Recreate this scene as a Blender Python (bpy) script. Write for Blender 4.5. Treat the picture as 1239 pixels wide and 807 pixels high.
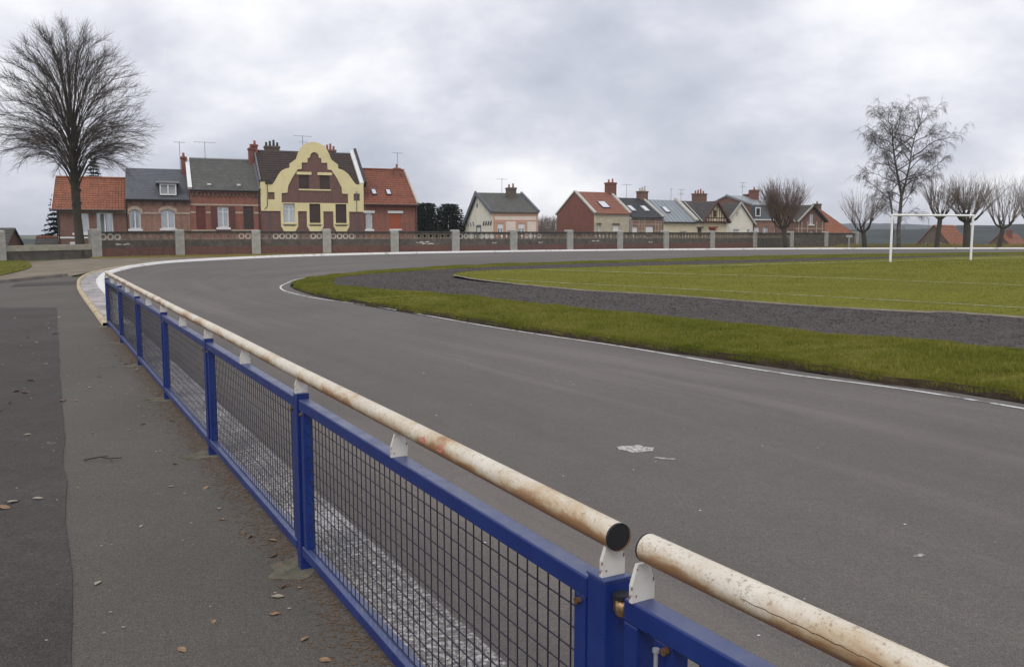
import bpy, math, random
import numpy as np
from mathutils import Vector, Matrix
from mathutils.geometry import tessellate_polygon
random.seed(7); RNG = np.random.default_rng(11)
scene = bpy.context.scene
for o in list(bpy.data.objects): bpy.data.objects.remove(o)
C = scene.collection
PI = math.pi

# ------------------------------------------------------------------ camera, sky, sun, exposure
cd = bpy.data.cameras.new('camera'); cam = bpy.data.objects.new('camera', cd); C.objects.link(cam)
cd.sensor_width = 36.0; cd.lens = 30.54; cd.clip_start = 0.05; cd.clip_end = 6000
cam.location = (0, 0, 1.6); cam.rotation_euler = (math.radians(90 - 6.43), 0, 0)
scene.camera = cam
SUN_EL, SUN_AZ = math.radians(52), math.radians(195)       # azimuth from +Y, clockwise
world = bpy.data.worlds.new('World'); scene.world = world; world.use_nodes = True
wn = world.node_tree; wn.nodes.clear()
def N(nt, t, **kw):
    n = nt.nodes.new(t)
    for k, v in kw.items():
        if k.startswith('_'): setattr(n, k[1:], v)
        else: n.inputs[k].default_value = v
    return n
def lk(nt, a, b): nt.links.new(a, b)
def ramp(nt, stops, interp='LINEAR'):
    r = nt.nodes.new('ShaderNodeValToRGB'); r.color_ramp.interpolation = interp
    el = r.color_ramp.elements
    while len(el) < len(stops): el.new(0.5)
    for e, (p, c) in zip(el, stops):
        e.position = p; e.color = (*c, 1) if len(c) == 3 else c
    return r
def mixrgb(nt, fac, a, b, mode='MIX'):
    m = nt.nodes.new('ShaderNodeMix'); m.data_type = 'RGBA'; m.blend_type = mode
    for s, v in ((0, fac), (6, a), (7, b)):
        if hasattr(v, 'is_linked'): nt.links.new(v, m.inputs[s])
        elif isinstance(v, (int, float)): m.inputs[s].default_value = v
        else: m.inputs[s].default_value = (*v, 1)
    return m.outputs[2]
def math_(nt, op, a, b=None, c=None, clamp=False):
    m = nt.nodes.new('ShaderNodeMath'); m.operation = op; m.use_clamp = clamp
    for i, v in enumerate((a, b, c)):
        if v is None: continue
        if hasattr(v, 'is_linked'): nt.links.new(v, m.inputs[i])
        else: m.inputs[i].default_value = v
    return m.outputs[0]
sky = N(wn, 'ShaderNodeTexSky', _sky_type='NISHITA', _sun_disc=False, _sun_elevation=SUN_EL, _sun_rotation=SUN_AZ)
bg1 = N(wn, 'ShaderNodeBackground', Strength=0.10); lk(wn, sky.outputs[0], bg1.inputs[0])
tc = N(wn, 'ShaderNodeTexCoord'); sp = N(wn, 'ShaderNodeSeparateXYZ'); lk(wn, tc.outputs['Generated'], sp.inputs[0])
zz = math_(wn, 'ADD', math_(wn, 'MAXIMUM', sp.outputs[2], 0.0), 0.42)
cb = N(wn, 'ShaderNodeCombineXYZ')
lk(wn, math_(wn, 'DIVIDE', sp.outputs[0], zz), cb.inputs[0]); lk(wn, math_(wn, 'DIVIDE', sp.outputs[1], zz), cb.inputs[1])
cb.inputs[2].default_value = 3.7
n1 = N(wn, 'ShaderNodeTexNoise', Scale=1.35, Detail=7.0, Roughness=0.52, Distortion=0.15); lk(wn, cb.outputs[0], n1.inputs['Vector'])
n2 = N(wn, 'ShaderNodeTexNoise', Scale=4.6, Detail=6.0, Roughness=0.58, Distortion=0.2); lk(wn, cb.outputs[0], n2.inputs['Vector'])
cl = math_(wn, 'ADD', math_(wn, 'MULTIPLY', n1.outputs[0], 0.80), math_(wn, 'MULTIPLY', n2.outputs[0], 0.20))
cr = ramp(wn, [(0.34, (0.54, 0.57, 0.67)), (0.43, (0.68, 0.70, 0.79)), (0.50, (0.86, 0.87, 0.94)), (0.58, (1.10, 1.10, 1.12))])
lk(wn, cl, cr.inputs[0])
bg2 = N(wn, 'ShaderNodeBackground', Strength=1.0); lk(wn, cr.outputs[0], bg2.inputs[0])
ms = N(wn, 'ShaderNodeMixShader', Fac=0.94); lk(wn, bg1.outputs[0], ms.inputs[1]); lk(wn, bg2.outputs[0], ms.inputs[2])
wo = N(wn, 'ShaderNodeOutputWorld'); lk(wn, ms.outputs[0], wo.inputs[0])
sd = bpy.data.lights.new('sun', 'SUN'); sun = bpy.data.objects.new('sun', sd); C.objects.link(sun)
sd.energy = 1.3; sd.angle = math.radians(25); sd.color = (1.0, 0.97, 0.92)
v = Vector((math.sin(SUN_AZ) * math.cos(SUN_EL), math.cos(SUN_AZ) * math.cos(SUN_EL), math.sin(SUN_EL)))
sun.rotation_euler = v.to_track_quat('Z', 'Y').to_euler(); sun.location = v * 60
vs = scene.view_settings; vs.view_transform = 'Standard'; vs.look = 'None'; vs.exposure = 0.0; vs.gamma = 1.0; vs.use_curve_mapping = False

# ------------------------------------------------------------------ helpers
def tag(o, label=None, cat=None, group=None, kind=None):
    if label: o['label'] = label
    if cat: o['category'] = cat
    if group: o['group'] = group
    if kind: o['kind'] = kind
    return o
def empty(name, loc, rz=0.0):
    o = bpy.data.objects.new(name, None); C.objects.link(o); o.location = loc; o.rotation_euler = (0, 0, rz)
    o.empty_display_size = 0.3
    return o
def link(name, me, parent=None):
    o = bpy.data.objects.new(name, me); C.objects.link(o)
    if parent: o.parent = parent
    return o
class MB:
    def __init__(s): s.v = []; s.f = []
    def quad(s, a, b, c, d): i = len(s.v); s.v += [a, b, c, d]; s.f.append((i, i+1, i+2, i+3))
    def tri(s, a, b, c): i = len(s.v); s.v += [a, b, c]; s.f.append((i, i+1, i+2))
    def box(s, x0, x1, y0, y1, z0, z1, M=None):
        i = len(s.v)
        p = [(x, y, z) for z in (z0, z1) for y in (y0, y1) for x in (x0, x1)]
        if M is not None: p = [tuple(M @ Vector(q)) for q in p]
        s.v += p
        s.f += [tuple(i+k for k in q) for q in ((0, 2, 3, 1), (4, 5, 7, 6), (0, 1, 5, 4), (2, 6, 7, 3), (0, 4, 6, 2), (1, 3, 7, 5))]
        return s
    def bar(s, a, b, w, h=None, up=(0, 0, 1)):
        a = Vector(a); b = Vector(b); h = h or w; d = b - a; L = d.length; d.normalize()
        u = Vector(up); sdv = d.cross(u)
        if sdv.length < 1e-4: sdv = d.cross(Vector((0, 1, 0)))
        sdv.normalize(); u = sdv.cross(d)
        M = Matrix((( d.x, sdv.x, u.x, a.x), (d.y, sdv.y, u.y, a.y), (d.z, sdv.z, u.z, a.z), (0, 0, 0, 1)))
        return s.box(0, L, -w/2, w/2, -h/2, h/2, M)
    def tube(s, pts, rad, n=6, cap=True):
        pts = [Vector(p) for p in pts]; k = len(pts)
        if isinstance(rad, (int, float)): rad = [rad]*k
        base = len(s.v); ref = None
        for i, p in enumerate(pts):
            t = (pts[min(i+1, k-1)] - pts[max(i-1, 0)]).normalized()
            if ref is None:
                ref = t.orthogonal().normalized()
            ref = (ref - t*ref.dot(t)); ref.normalize(); b = t.cross(ref)
            for j in range(n):
                a = 2*PI*j/n; q = p + (ref*math.cos(a) + b*math.sin(a))*rad[i]
                s.v.append((q.x, q.y, q.z))
        for i in range(k-1):
            for j in range(n):
                j2 = (j+1) % n
                s.f.append((base+i*n+j, base+i*n+j2, base+(i+1)*n+j2, base+(i+1)*n+j))
        if cap:
            s.f.append(tuple(base+j for j in range(n))[::-1]); s.f.append(tuple(base+(k-1)*n+j for j in range(n)))
        return s
    def prism(s, outer, holes=(), y0=0.0, y1=0.1, map=None, back=True):
        """extrude a polygon with holes given in (x,z) along y"""
        mp = map or (lambda x, z, y: (x, y, z))
        loops = [list(outer)] + [list(h) for h in holes]
        tris = tessellate_polygon([[Vector((x, z, 0)) for x, z in l] for l in loops])
        flat = [q for l in loops for q in l]
        for yy in ((y0, y1) if back else (y0,)):
            i = len(s.v); s.v += [mp(x, z, yy) for x, z in flat]
            s.f += [tuple(i+k for k in t) for t in tris]
        for l in loops:
            for a, b in zip(l, l[1:]+l[:1]):
                s.quad(mp(*a, y0), mp(*b, y0), mp(*b, y1), mp(*a, y1))
        return s
    def build(s, name, m, parent=None, smooth=False, bevel=0.0):
        me = bpy.data.meshes.new(name); me.from_pydata([tuple(q) for q in s.v], [], s.f); me.materials.append(m)
        import bmesh
        bm = bmesh.new(); bm.from_mesh(me)
        bmesh.ops.remove_doubles(bm, verts=bm.verts, dist=1e-5)
        bmesh.ops.recalc_face_normals(bm, faces=bm.faces)
        bm.to_mesh(me); bm.free()
        if smooth: me.shade_smooth()
        o = link(name, me, parent)
        if bevel:
            b = o.modifiers.new('bevel', 'BEVEL'); b.width = bevel; b.segments = 2; b.limit_method = 'ANGLE'
        return o
def np_mesh(name, verts, faces, m, parent=None, smooth=False):
    """verts (n,3), faces (m,k) arrays"""
    me = bpy.data.meshes.new(name); nv = len(verts); nf, k = faces.shape
    me.vertices.add(nv); me.vertices.foreach_set('co', np.ascontiguousarray(verts, np.float32).ravel())
    me.loops.add(nf*k); me.loops.foreach_set('vertex_index', np.ascontiguousarray(faces, np.int32).ravel())
    me.polygons.add(nf); me.polygons.foreach_set('loop_start', np.arange(0, nf*k, k, dtype=np.int32))
    me.update(calc_edges=True); me.materials.append(m)
    if smooth: me.shade_smooth()
    return link(name, me, parent)
def copy_tree(o, parent=None):
    c = o.copy(); C.objects.link(c); c.parent = parent
    for ch in o.children: copy_tree(ch, c)
    return c

# ------------------------------------------------------------------ materials
def new_mat(name):
    m = bpy.data.materials.new(name); m.use_nodes = True; nt = m.node_tree
    b = nt.nodes['Principled BSDF']; return m, nt, b
def coords(nt, scale=(1, 1, 1), kind='Object'):
    t = N(nt, 'ShaderNodeTexCoord'); mp = N(nt, 'ShaderNodeMapping'); mp.inputs['Scale'].default_value = scale
    lk(nt, t.outputs[kind], mp.inputs[0]); return mp.outputs[0]
def noise(nt, vec, scale, detail=4, rough=0.55, dist=0.0):
    n = N(nt, 'ShaderNodeTexNoise', Scale=scale, Detail=detail, Roughness=rough, Distortion=dist); lk(nt, vec, n.inputs['Vector']); return n.outputs[0]
def bump(nt, b, h, strength=0.3, dist=0.01):
    n = N(nt, 'ShaderNodeBump', Strength=strength, Distance=dist); lk(nt, h, n.inputs['Height']); lk(nt, n.outputs[0], b.inputs['Normal'])
def maprange(nt, v, a, b_, c=0.0, d=1.0):
    m = N(nt, 'ShaderNodeMapRange'); lk(nt, v, m.inputs[0])
    for i, q in enumerate((a, b_, c, d)): m.inputs[i+1].default_value = q
    return m.outputs[0]
def plain(name, col, rough=0.7, var=0.25, scale=4.0, bmp=0.0, dirt=None, dirt_amt=0.5, metal=0.0, fine=0.0, spec=0.5):
    m, nt, b = new_mat(name); v = coords(nt)
    a = tuple(c*(1-var) for c in col); e = tuple(min(c*(1+var), 1) for c in col)
    n = noise(nt, v, scale, 6, 0.6)
    colo = mixrgb(nt, maprange(nt, n, 0.3, 0.7), a, e)
    if dirt:
        n2 = noise(nt, v, scale*0.45+0.3, 7, 0.7, 0.6)
        colo = mixrgb(nt, maprange(nt, n2, 0.5, 0.72, 0, dirt_amt), colo, dirt)
    if fine:
        n3 = noise(nt, v, scale*25, 3, 0.7); colo = mixrgb(nt, maprange(nt, n3, 0.3, 0.7, -fine, fine), colo, (1, 1, 1), 'MIX') if False else mixrgb(nt, fine, colo, mixrgb(nt, maprange(nt, n3, 0.35, 0.65), (0, 0, 0), tuple(min(1, c*2) for c in col)))
    lk(nt, colo, b.inputs['Base Color']); b.inputs['Roughness'].default_value = rough; b.inputs['Metallic'].default_value = metal
    b.inputs['Specular IOR Level'].default_value = spec
    if bmp: bump(nt, b, noise(nt, v, scale*6, 5, 0.65), bmp, 0.02)
    return m
def brick_mat(name, c1, c2, mortar, rough=0.85, stain=(0.05, 0.045, 0.04), st=0.45):
    m, nt, b = new_mat(name)
    t = N(nt, 'ShaderNodeTexCoord'); s = N(nt, 'ShaderNodeSeparateXYZ'); lk(nt, t.outputs['Object'], s.inputs[0])
    cbn = N(nt, 'ShaderNodeCombineXYZ'); lk(nt, math_(nt, 'ADD', s.outputs[0], s.outputs[1]), cbn.inputs[0]); lk(nt, s.outputs[2], cbn.inputs[1])
    br = N(nt, 'ShaderNodeTexBrick', Scale=1.0); br.inputs['Color1'].default_value = (*c1, 1); br.inputs['Color2'].default_value = (*c2, 1); br.inputs['Mortar'].default_value = (*mortar, 1)
    br.inputs['Mortar Size'].default_value = 0.006; br.inputs['Brick Width'].default_value = 0.22; br.inputs['Row Height'].default_value = 0.075; br.inputs['Bias'].default_value = 0.0
    lk(nt, cbn.outputs[0], br.inputs['Vector'])
    n = noise(nt, t.outputs['Object'], 0.9, 7, 0.65, 0.4); col = mixrgb(nt, maprange(nt, n, 0.45, 0.75, 0, st), br.outputs[0], stain)
    mpv = N(nt, 'ShaderNodeMapping'); mpv.inputs['Scale'].default_value = (3.0, 3.0, 0.35); lk(nt, t.outputs['Object'], mpv.inputs[0]); col = mixrgb(nt, maprange(nt, noise(nt, mpv.outputs[0], 1.6, 5, 0.65), 0.48, 0.72, 0, 0.45), col, stain)
    n4 = noise(nt, t.outputs['Object'], 6, 4, 0.6); col = mixrgb(nt, maprange(nt, n4, 0.5, 0.75, 0, 0.35), col, tuple(min(1, q*1.7) for q in c1))
    lk(nt, col, b.inputs['Base Color']); b.inputs['Roughness'].default_value = rough; bump(nt, b, br.outputs[1], 0.3, -0.008)
    return m
def tile_mat(name, c1, c2, dark, w=0.2, h=0.25, rough=0.75, moss=None, ribs=0.0, st=0.6):
    m, nt, b = new_mat(name)
    t = N(nt, 'ShaderNodeTexCoord'); s = N(nt, 'ShaderNodeSeparateXYZ'); lk(nt, t.outputs['Object'], s.inputs[0])
    cbn = N(nt, 'ShaderNodeCombineXYZ'); lk(nt, s.outputs[0], cbn.inputs[0]); lk(nt, math_(nt, 'ADD', s.outputs[2], math_(nt, 'MULTIPLY', s.outputs[1], 0.35)), cbn.inputs[1])
    br = N(nt, 'ShaderNodeTexBrick', Scale=1.0); br.inputs['Color1'].default_value = (*c1, 1); br.inputs['Color2'].default_value = (*c2, 1); br.inputs['Mortar'].default_value = (*dark, 1)
    br.inputs['Mortar Size'].default_value = 0.012; br.inputs['Brick Width'].default_value = w; br.inputs['Row Height'].default_value = h
    lk(nt, cbn.outputs[0], br.inputs['Vector'])
    n = noise(nt, t.outputs['Object'], 1.1, 7, 0.7, 0.8); col = mixrgb(nt, maprange(nt, n, 0.46, 0.7, 0, st), br.outputs[0], dark)
    if moss: col = mixrgb(nt, maprange(nt, noise(nt, t.outputs['Object'], 2.6, 6, 0.7), 0.52, 0.7, 0, 0.6), col, moss)
    lk(nt, col, b.inputs['Base Color']); b.inputs['Roughness'].default_value = rough
    if ribs:
        wv = math_(nt, 'SINE', math_(nt, 'MULTIPLY', s.outputs[0], 2*PI/w)); bump(nt, b, wv, 0.6, ribs)
    else: bump(nt, b, br.outputs[1], 0.4, -0.01)
    return m
def asphalt(name, col, light, speck=0.5, patch=(0.8, 1.25), big=0.12, lanes=False, litter=0.0):
    m, nt, b = new_mat(name); v = coords(nt)
    n1_ = noise(nt, v, big, 6, 0.6, 0.4); n2_ = noise(nt, v, 1.3, 6, 0.65, 0.3); n3_ = noise(nt, v, 38, 5, 0.8); n4_ = noise(nt, v, 130, 3, 0.7)
    c = mixrgb(nt, maprange(nt, n1_, 0.32, 0.68), tuple(q*patch[0] for q in col), tuple(q*patch[1] for q in col))
    c = mixrgb(nt, maprange(nt, n2_, 0.35, 0.7, 0, 0.45), c, light)
    st = noise(nt, coords(nt, (0.9, 0.16, 1)), 1.1, 5, 0.6, 0.2)
    c = mixrgb(nt, maprange(nt, st, 0.5, 0.72, 0, 0.35), c, tuple(q*0.62 for q in col))
    c = mixrgb(nt, maprange(nt, n3_, 0.36, 0.66, 0, speck), c, tuple(q*0.42 for q in col))
    c = mixrgb(nt, maprange(nt, n4_, 0.5, 0.74, 0, speck), c, tuple(q*2.0 for q in light))
    c = mixrgb(nt, maprange(nt, noise(nt, v, 9, 5, 0.7, 0.3), 0.35, 0.7, 0, 0.5), c, tuple(q*0.72 for q in col))
    if lanes:      # worn wheel lines following the lanes
        at = N(nt, 'ShaderNodeAttribute', _attribute_name='lane'); ln = noise(nt, at.outputs['Vector'], 1.3, 6, 0.65, 0.1)
        c = mixrgb(nt, maprange(nt, ln, 0.50, 0.68, 0, 0.38), c, tuple(q*0.68 for q in col)); c = mixrgb(nt, maprange(nt, ln, 0.47, 0.33, 0, 0.28), c, tuple(q*1.35 for q in light))
    if litter:
        n5 = noise(nt, v, 8, 5, 0.75, 0.2); c = mixrgb(nt, maprange(nt, n5, 0.66, 0.7, 0, litter), c, (0.30, 0.27, 0.22))
    lk(nt, c, b.inputs['Base Color']); b.inputs['Roughness'].default_value = 0.85; b.inputs['Specular IOR Level'].default_value = 0.18
    h = math_(nt, 'ADD', math_(nt, 'MULTIPLY', n3_, 1.0), math_(nt, 'MULTIPLY', n4_, 0.6)); bump(nt, b, h, 0.55, 0.006)
    return m
def paint_mat(name, paint, under, cover=0.5, scale=9, soft=0.06):
    m, nt, b = new_mat(name); v = coords(nt)
    n = noise(nt, v, scale, 8, 0.72, 0.3); n2 = noise(nt, v, 0.8, 4, 0.6)
    k = math_(nt, 'ADD', n, math_(nt, 'MULTIPLY', math_(nt, 'SUBTRACT', n2, 0.5), 0.5))
    th = 0.5 + (0.5-cover)*0.55
    f = maprange(nt, k, th-soft, th+soft)
    n3 = noise(nt, v, 60, 3, 0.7)
    u = mixrgb(nt, maprange(nt, n3, 0.35, 0.65), tuple(q*0.6 for q in under), tuple(q*1.4 for q in under))
    lk(nt, mixrgb(nt, f, u, paint), b.inputs['Base Color']); b.inputs['Roughness'].default_value = 0.7
    bump(nt, b, n3, 0.4, 0.005)
    return m
def leafy(name, cols, rough=0.65, sss=0.0):
    """leaf or blade colour, different for each separate piece"""
    m, nt, b = new_mat(name); g = N(nt, 'ShaderNodeNewGeometry'); v = coords(nt)
    k = len(cols); r = ramp(nt, [(i/max(k-1, 1), c) for i, c in enumerate(cols)])
    n = math_(nt, 'ADD', math_(nt, 'MULTIPLY', noise(nt, v, 0.55, 5, 0.6), 0.55), math_(nt, 'MULTIPLY', noise(nt, v, 3.2, 4, 0.6), 0.45)); n = maprange(nt, n, 0.36, 0.64)
    lk(nt, math_(nt, 'ADD', math_(nt, 'MULTIPLY', g.outputs['Random Per Island'], 0.45), math_(nt, 'MULTIPLY', n, 0.55)), r.inputs[0])
    lk(nt, r.outputs[0], b.inputs['Base Color']); b.inputs['Roughness'].default_value = rough; b.inputs['Specular IOR Level'].default_value = 0.1
    return m
def glass(name):
    m, nt, b = new_mat(name)
    t = N(nt, 'ShaderNodeBsdfTransparent'); g = N(nt, 'ShaderNodeBsdfGlossy', Roughness=0.03); g.inputs[0].default_value = (0.9, 0.95, 1, 1)
    mx = N(nt, 'ShaderNodeMixShader', Fac=0.14); lk(nt, t.outputs[0], mx.inputs[1]); lk(nt, g.outputs[0], mx.inputs[2]); lk(nt, mx.outputs[0], nt.nodes['Material Output'].inputs[0])
    return m

M = {}
M['track'] = asphalt('track_asphalt', (0.142, 0.128, 0.118), (0.172, 0.153, 0.137), 0.8, patch=(0.70, 1.3), lanes=True)
M['path'] = asphalt('path_asphalt', (0.116, 0.104, 0.092), (0.143, 0.126, 0.107), 0.85, patch=(0.75, 1.25), big=0.4, litter=0.2)
M['path_old'] = asphalt('old_dark_asphalt', (0.058, 0.051, 0.049), (0.105, 0.088, 0.078), 0.75, patch=(0.6, 1.7), big=0.6, litter=0.5)
M['white_worn'] = paint_mat('worn_white_band', (0.54, 0.51, 0.50), (0.12, 0.11, 0.10), 0.43, 42, 0.08)
M['white_line'] = paint_mat('white_line_paint', (0.66, 0.65, 0.63), (0.15, 0.14, 0.13), 0.62, 6)
M['chalk'] = paint_mat('faded_chalk_line', (0.50, 0.52, 0.40), (0.10, 0.125, 0.03), 0.5, 5, 0.15)
M['white_kerb'] = paint_mat('white_kerb_paint', (0.70, 0.68, 0.66), (0.38, 0.35, 0.34), 0.72, 3)
M['gutter'] = paint_mat('gutter_concrete', (0.42, 0.39, 0.38), (0.22, 0.20, 0.19), 0.5, 3)
M['tan_kerb'] = plain('tan_kerb_concrete', (0.46, 0.37, 0.24), 0.85, 0.2, 3, 0.3, (0.22, 0.11, 0.04), 0.6)
M['soil'] = plain('soil', (0.045, 0.034, 0.024), 0.95, 0.4, 8, 0.8, spec=0.05)
M['cinder'] = plain('cinder', (0.092, 0.080, 0.076), 0.95, 0.5, 3.5, 1.0, (0.026, 0.022, 0.022), 0.9, fine=0.55, spec=0.05)
M['dirt'] = plain('trodden_dirt', (0.21, 0.178, 0.140), 0.95, 0.25, 0.9, 0.5, (0.13, 0.12, 0.06), 0.5, spec=0.05)
M['turf'] = plain('turf', (0.125, 0.122, 0.026), 0.95, 0.35, 0.5, 0.6, (0.145, 0.115, 0.035), 0.55, fine=0.45, spec=0.05)
M['pitch'] = plain('pitch_turf', (0.140, 0.140, 0.018), 0.95, 0.25, 0.35, 0.6, (0.17, 0.14, 0.035), 0.5, fine=0.35, spec=0.05)
M['verge'] = plain('verge_grass', (0.27, 0.225, 0.08), 0.95, 0.3, 0.5, 0.6, (0.22, 0.17, 0.09), 0.6, fine=0.4, spec=0.05)
M['ground'] = plain('rough_ground', (0.10, 0.105, 0.05), 0.95, 0.35, 0.05, 0.2, (0.14, 0.12, 0.08), 0.5, spec=0.05)
M['road'] = asphalt('street_asphalt', (0.11, 0.105, 0.10), (0.14, 0.13, 0.12), 0.3)
M['hill'] = plain('hill_wood', (0.035, 0.042, 0.040), 0.95, 0.5, 0.03, 0.0, (0.075, 0.08, 0.05), 0.5, spec=0.05)
M['concrete'] = plain('pillar_concrete', (0.36, 0.35, 0.32), 0.9, 0.22, 3.0, 0.5, (0.16, 0.155, 0.13), 0.6)
M['beige_conc'] = plain('beige_coping', (0.34, 0.31, 0.25), 0.9, 0.2, 3, 0.3, (0.14, 0.13, 0.10), 0.6)
M['edging'] = plain('worn_edging', (0.20, 0.175, 0.14), 0.9, 0.3, 2, 0.3, (0.08, 0.075, 0.04), 0.9)
M['dark_conc'] = plain('dark_weathered_concrete', (0.092, 0.078, 0.066), 0.9, 0.35, 2.5, 0.5, (0.19, 0.165, 0.14), 0.55)
M['dark_coping'] = plain('blackened_coping', (0.045, 0.042, 0.040), 0.9, 0.3, 3, 0.3)
M['openwork'] = plain('openwork_concrete', (0.24, 0.195, 0.15), 0.9, 0.3, 3, 0.3, (0.06, 0.055, 0.05), 0.6)
M['openwork_white'] = plain('pale_openwork', (0.50, 0.48, 0.43), 0.85, 0.2, 2)
M['brick_wall'] = brick_mat('wall_base_brick', (0.170, 0.068, 0.050), (0.125, 0.052, 0.042), (0.14, 0.11, 0.10))
M['brick_a'] = brick_mat('brick_red_brown', (0.230, 0.100, 0.068), (0.17, 0.078, 0.056), (0.22, 0.18, 0.15))
M['brick_b'] = brick_mat('brick_pale_red', (0.330, 0.165, 0.115), (0.26, 0.125, 0.085), (0.32, 0.27, 0.22))
M['brick_c'] = brick_mat('brick_bright_red', (0.300, 0.088, 0.055), (0.22, 0.072, 0.05), (0.26, 0.2, 0.16), st=0.3)
M['brick_d'] = brick_mat('brick_plum', (0.185, 0.085, 0.070), (0.145, 0.07, 0.06), (0.19, 0.14, 0.12), st=0.25)
M['brick_e'] = brick_mat('brick_deep_red', (0.235, 0.075, 0.050), (0.19, 0.064, 0.044), (0.19, 0.11, 0.09), st=0.25)
M['brick_dark'] = brick_mat('brick_brown_dark', (0.15, 0.105, 0.075), (0.11, 0.08, 0.06), (0.15, 0.13, 0.11))
M['tile_orange'] = tile_mat('tile_orange', (0.34, 0.115, 0.052), (0.24, 0.080, 0.038), (0.11, 0.050, 0.032), ribs=0.03)
M['tile_red'] = tile_mat('tile_red', (0.30, 0.092, 0.046), (0.21, 0.068, 0.037), (0.095, 0.046, 0.032), ribs=0.02)
M['tile_brown'] = tile_mat('tile_brown', (0.060, 0.034, 0.026), (0.045, 0.028, 0.022), (0.02, 0.015, 0.013), ribs=0.02)
M['tile_rose'] = tile_mat('tile_rose', (0.31, 0.125, 0.080), (0.25, 0.10, 0.066), (0.15, 0.07, 0.05), ribs=0.02, st=0.35)
M['slate_blue'] = tile_mat('slate_blue', (0.105, 0.115, 0.130), (0.085, 0.092, 0.104), (0.05, 0.055, 0.062), rough=0.55)
M['slate_grey'] = tile_mat('slate_mossy', (0.110, 0.108, 0.098), (0.085, 0.085, 0.08), (0.05, 0.05, 0.045), moss=(0.15, 0.145, 0.10))
M['slate_black'] = tile_mat('slate_black', (0.040, 0.040, 0.043), (0.032, 0.032, 0.035), (0.02, 0.02, 0.02), rough=0.6)
M['slate_brown'] = tile_mat('slate_brown', (0.085, 0.075, 0.068), (0.066, 0.06, 0.055), (0.04, 0.035, 0.03))
M['zinc'] = tile_mat('zinc_sheet', (0.25, 0.28, 0.30), (0.22, 0.25, 0.275), (0.14, 0.16, 0.17), w=0.6, h=40, rough=0.45, ribs=0.0, st=0.3)
M['cream'] = plain('cream_render', (0.66, 0.58, 0.40), 0.85, 0.07, 1.0, 0.1, (0.42, 0.36, 0.26), 0.35)
M['white_render'] = plain('white_render', (0.80, 0.75, 0.63), 0.85, 0.06, 1.0, 0.1, (0.45, 0.42, 0.36), 0.3)
M['pink_render'] = plain('pink_render', (0.72, 0.62, 0.54), 0.85, 0.06, 1.0, 0.1, (0.45, 0.32, 0.25), 0.3)
M['salmon'] = plain('salmon_brick_band', (0.55, 0.31, 0.22), 0.85, 0.12, 3, 0.2)
M['stone_render'] = plain('beige_stone', (0.48, 0.42, 0.31), 0.9, 0.2, 3.0, 0.4, (0.26, 0.22, 0.17), 0.5)
M['yellow'] = plain('yellow_paint', (0.76, 0.66, 0.36), 0.75, 0.05, 1.0, 0.05, (0.46, 0.38, 0.2), 0.3)
M['stone_band'] = plain('cream_stone_band', (0.42, 0.34, 0.26), 0.9, 0.2, 3)
M['white'] = plain('white_joinery', (0.72, 0.72, 0.72), 0.5, 0.05, 2, 0, (0.5, 0.49, 0.46), 0.3)
M['shutter_white'] = plain('white_roller_shutter', (0.76, 0.75, 0.74), 0.6, 0.05, 2)
M['curtain'] = plain('net_curtain', (0.34, 0.36, 0.37), 0.9, 0.15, 4)
M['brown_wood'] = plain('brown_wood', (0.055, 0.032, 0.026), 0.6, 0.25, 6, 0.1)
M['red_wood'] = plain('dark_red_wood', (0.13, 0.030, 0.024), 0.6, 0.15, 4, 0.1)
M['rust_wood'] = plain('rust_red_wood', (0.33, 0.075, 0.030), 0.6, 0.1, 4, 0.1)
M['timber'] = plain('red_brown_timber', (0.12, 0.042, 0.03), 0.7, 0.2, 5)
M['dark_trim'] = plain('dark_trim', (0.035, 0.033, 0.034), 0.6, 0.2, 4)
M['grey_trim'] = plain('grey_zinc_trim', (0.28, 0.29, 0.30), 0.5, 0.15, 4)
M['slate_trim'] = plain('slate_grey_verge', (0.13, 0.14, 0.16), 0.6, 0.15, 4)
M['pale_trim'] = plain('pale_verge_coping', (0.48, 0.46, 0.42), 0.8, 0.15, 4, 0.1, (0.25, 0.24, 0.21), 0.4)
M['pot'] = plain('clay_pot', (0.30, 0.105, 0.06), 0.8, 0.25, 6)
M['mast'] = plain('antenna_metal', (0.22, 0.23, 0.25), 0.5, 0.1, 3)
M['glass'] = glass('window_glass')
M['sky_glass'] = plain('skylight_glass', (0.60, 0.62, 0.66), 0.08, 0.05, 1, spec=1.0)
M['interior'] = plain('dark_interior', (0.03, 0.028, 0.027), 0.9, 0.1, 2)
M['bark'] = plain('lime_bark', (0.050, 0.042, 0.032), 0.95, 0.35, 3, 0.9, (0.055, 0.065, 0.022), 0.7)
M['twig'] = plain('brown_twigs', (0.085, 0.066, 0.056), 0.9, 0.25, 1)
M['twig_pale'] = plain('shoot_bark', (0.175, 0.135, 0.105), 0.9, 0.3, 1)
M['twig_red'] = plain('reddish_shoots', (0.155, 0.105, 0.080), 0.9, 0.25, 1)
M['birch'] = plain('birch_bark', (0.075, 0.068, 0.060), 0.9, 0.5, 2.5, 0.5, (0.26, 0.25, 0.23), 0.5)
M['needle'] = leafy('spruce_needles', [(0.008, 0.018, 0.012), (0.018, 0.034, 0.022), (0.028, 0.048, 0.036)])
M['yew'] = leafy('yew_needles', [(0.006, 0.014, 0.008), (0.012, 0.024, 0.012), (0.02, 0.036, 0.018)])
M['blade'] = leafy('grass_blades', [(0.075, 0.085, 0.012), (0.140, 0.155, 0.020), (0.195, 0.195, 0.032), (0.33, 0.265, 0.09)])
M['blade_mown'] = leafy('mown_blades', [(0.105, 0.112, 0.010), (0.145, 0.155, 0.014), (0.180, 0.176, 0.020), (0.24, 0.195, 0.05)])
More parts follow.
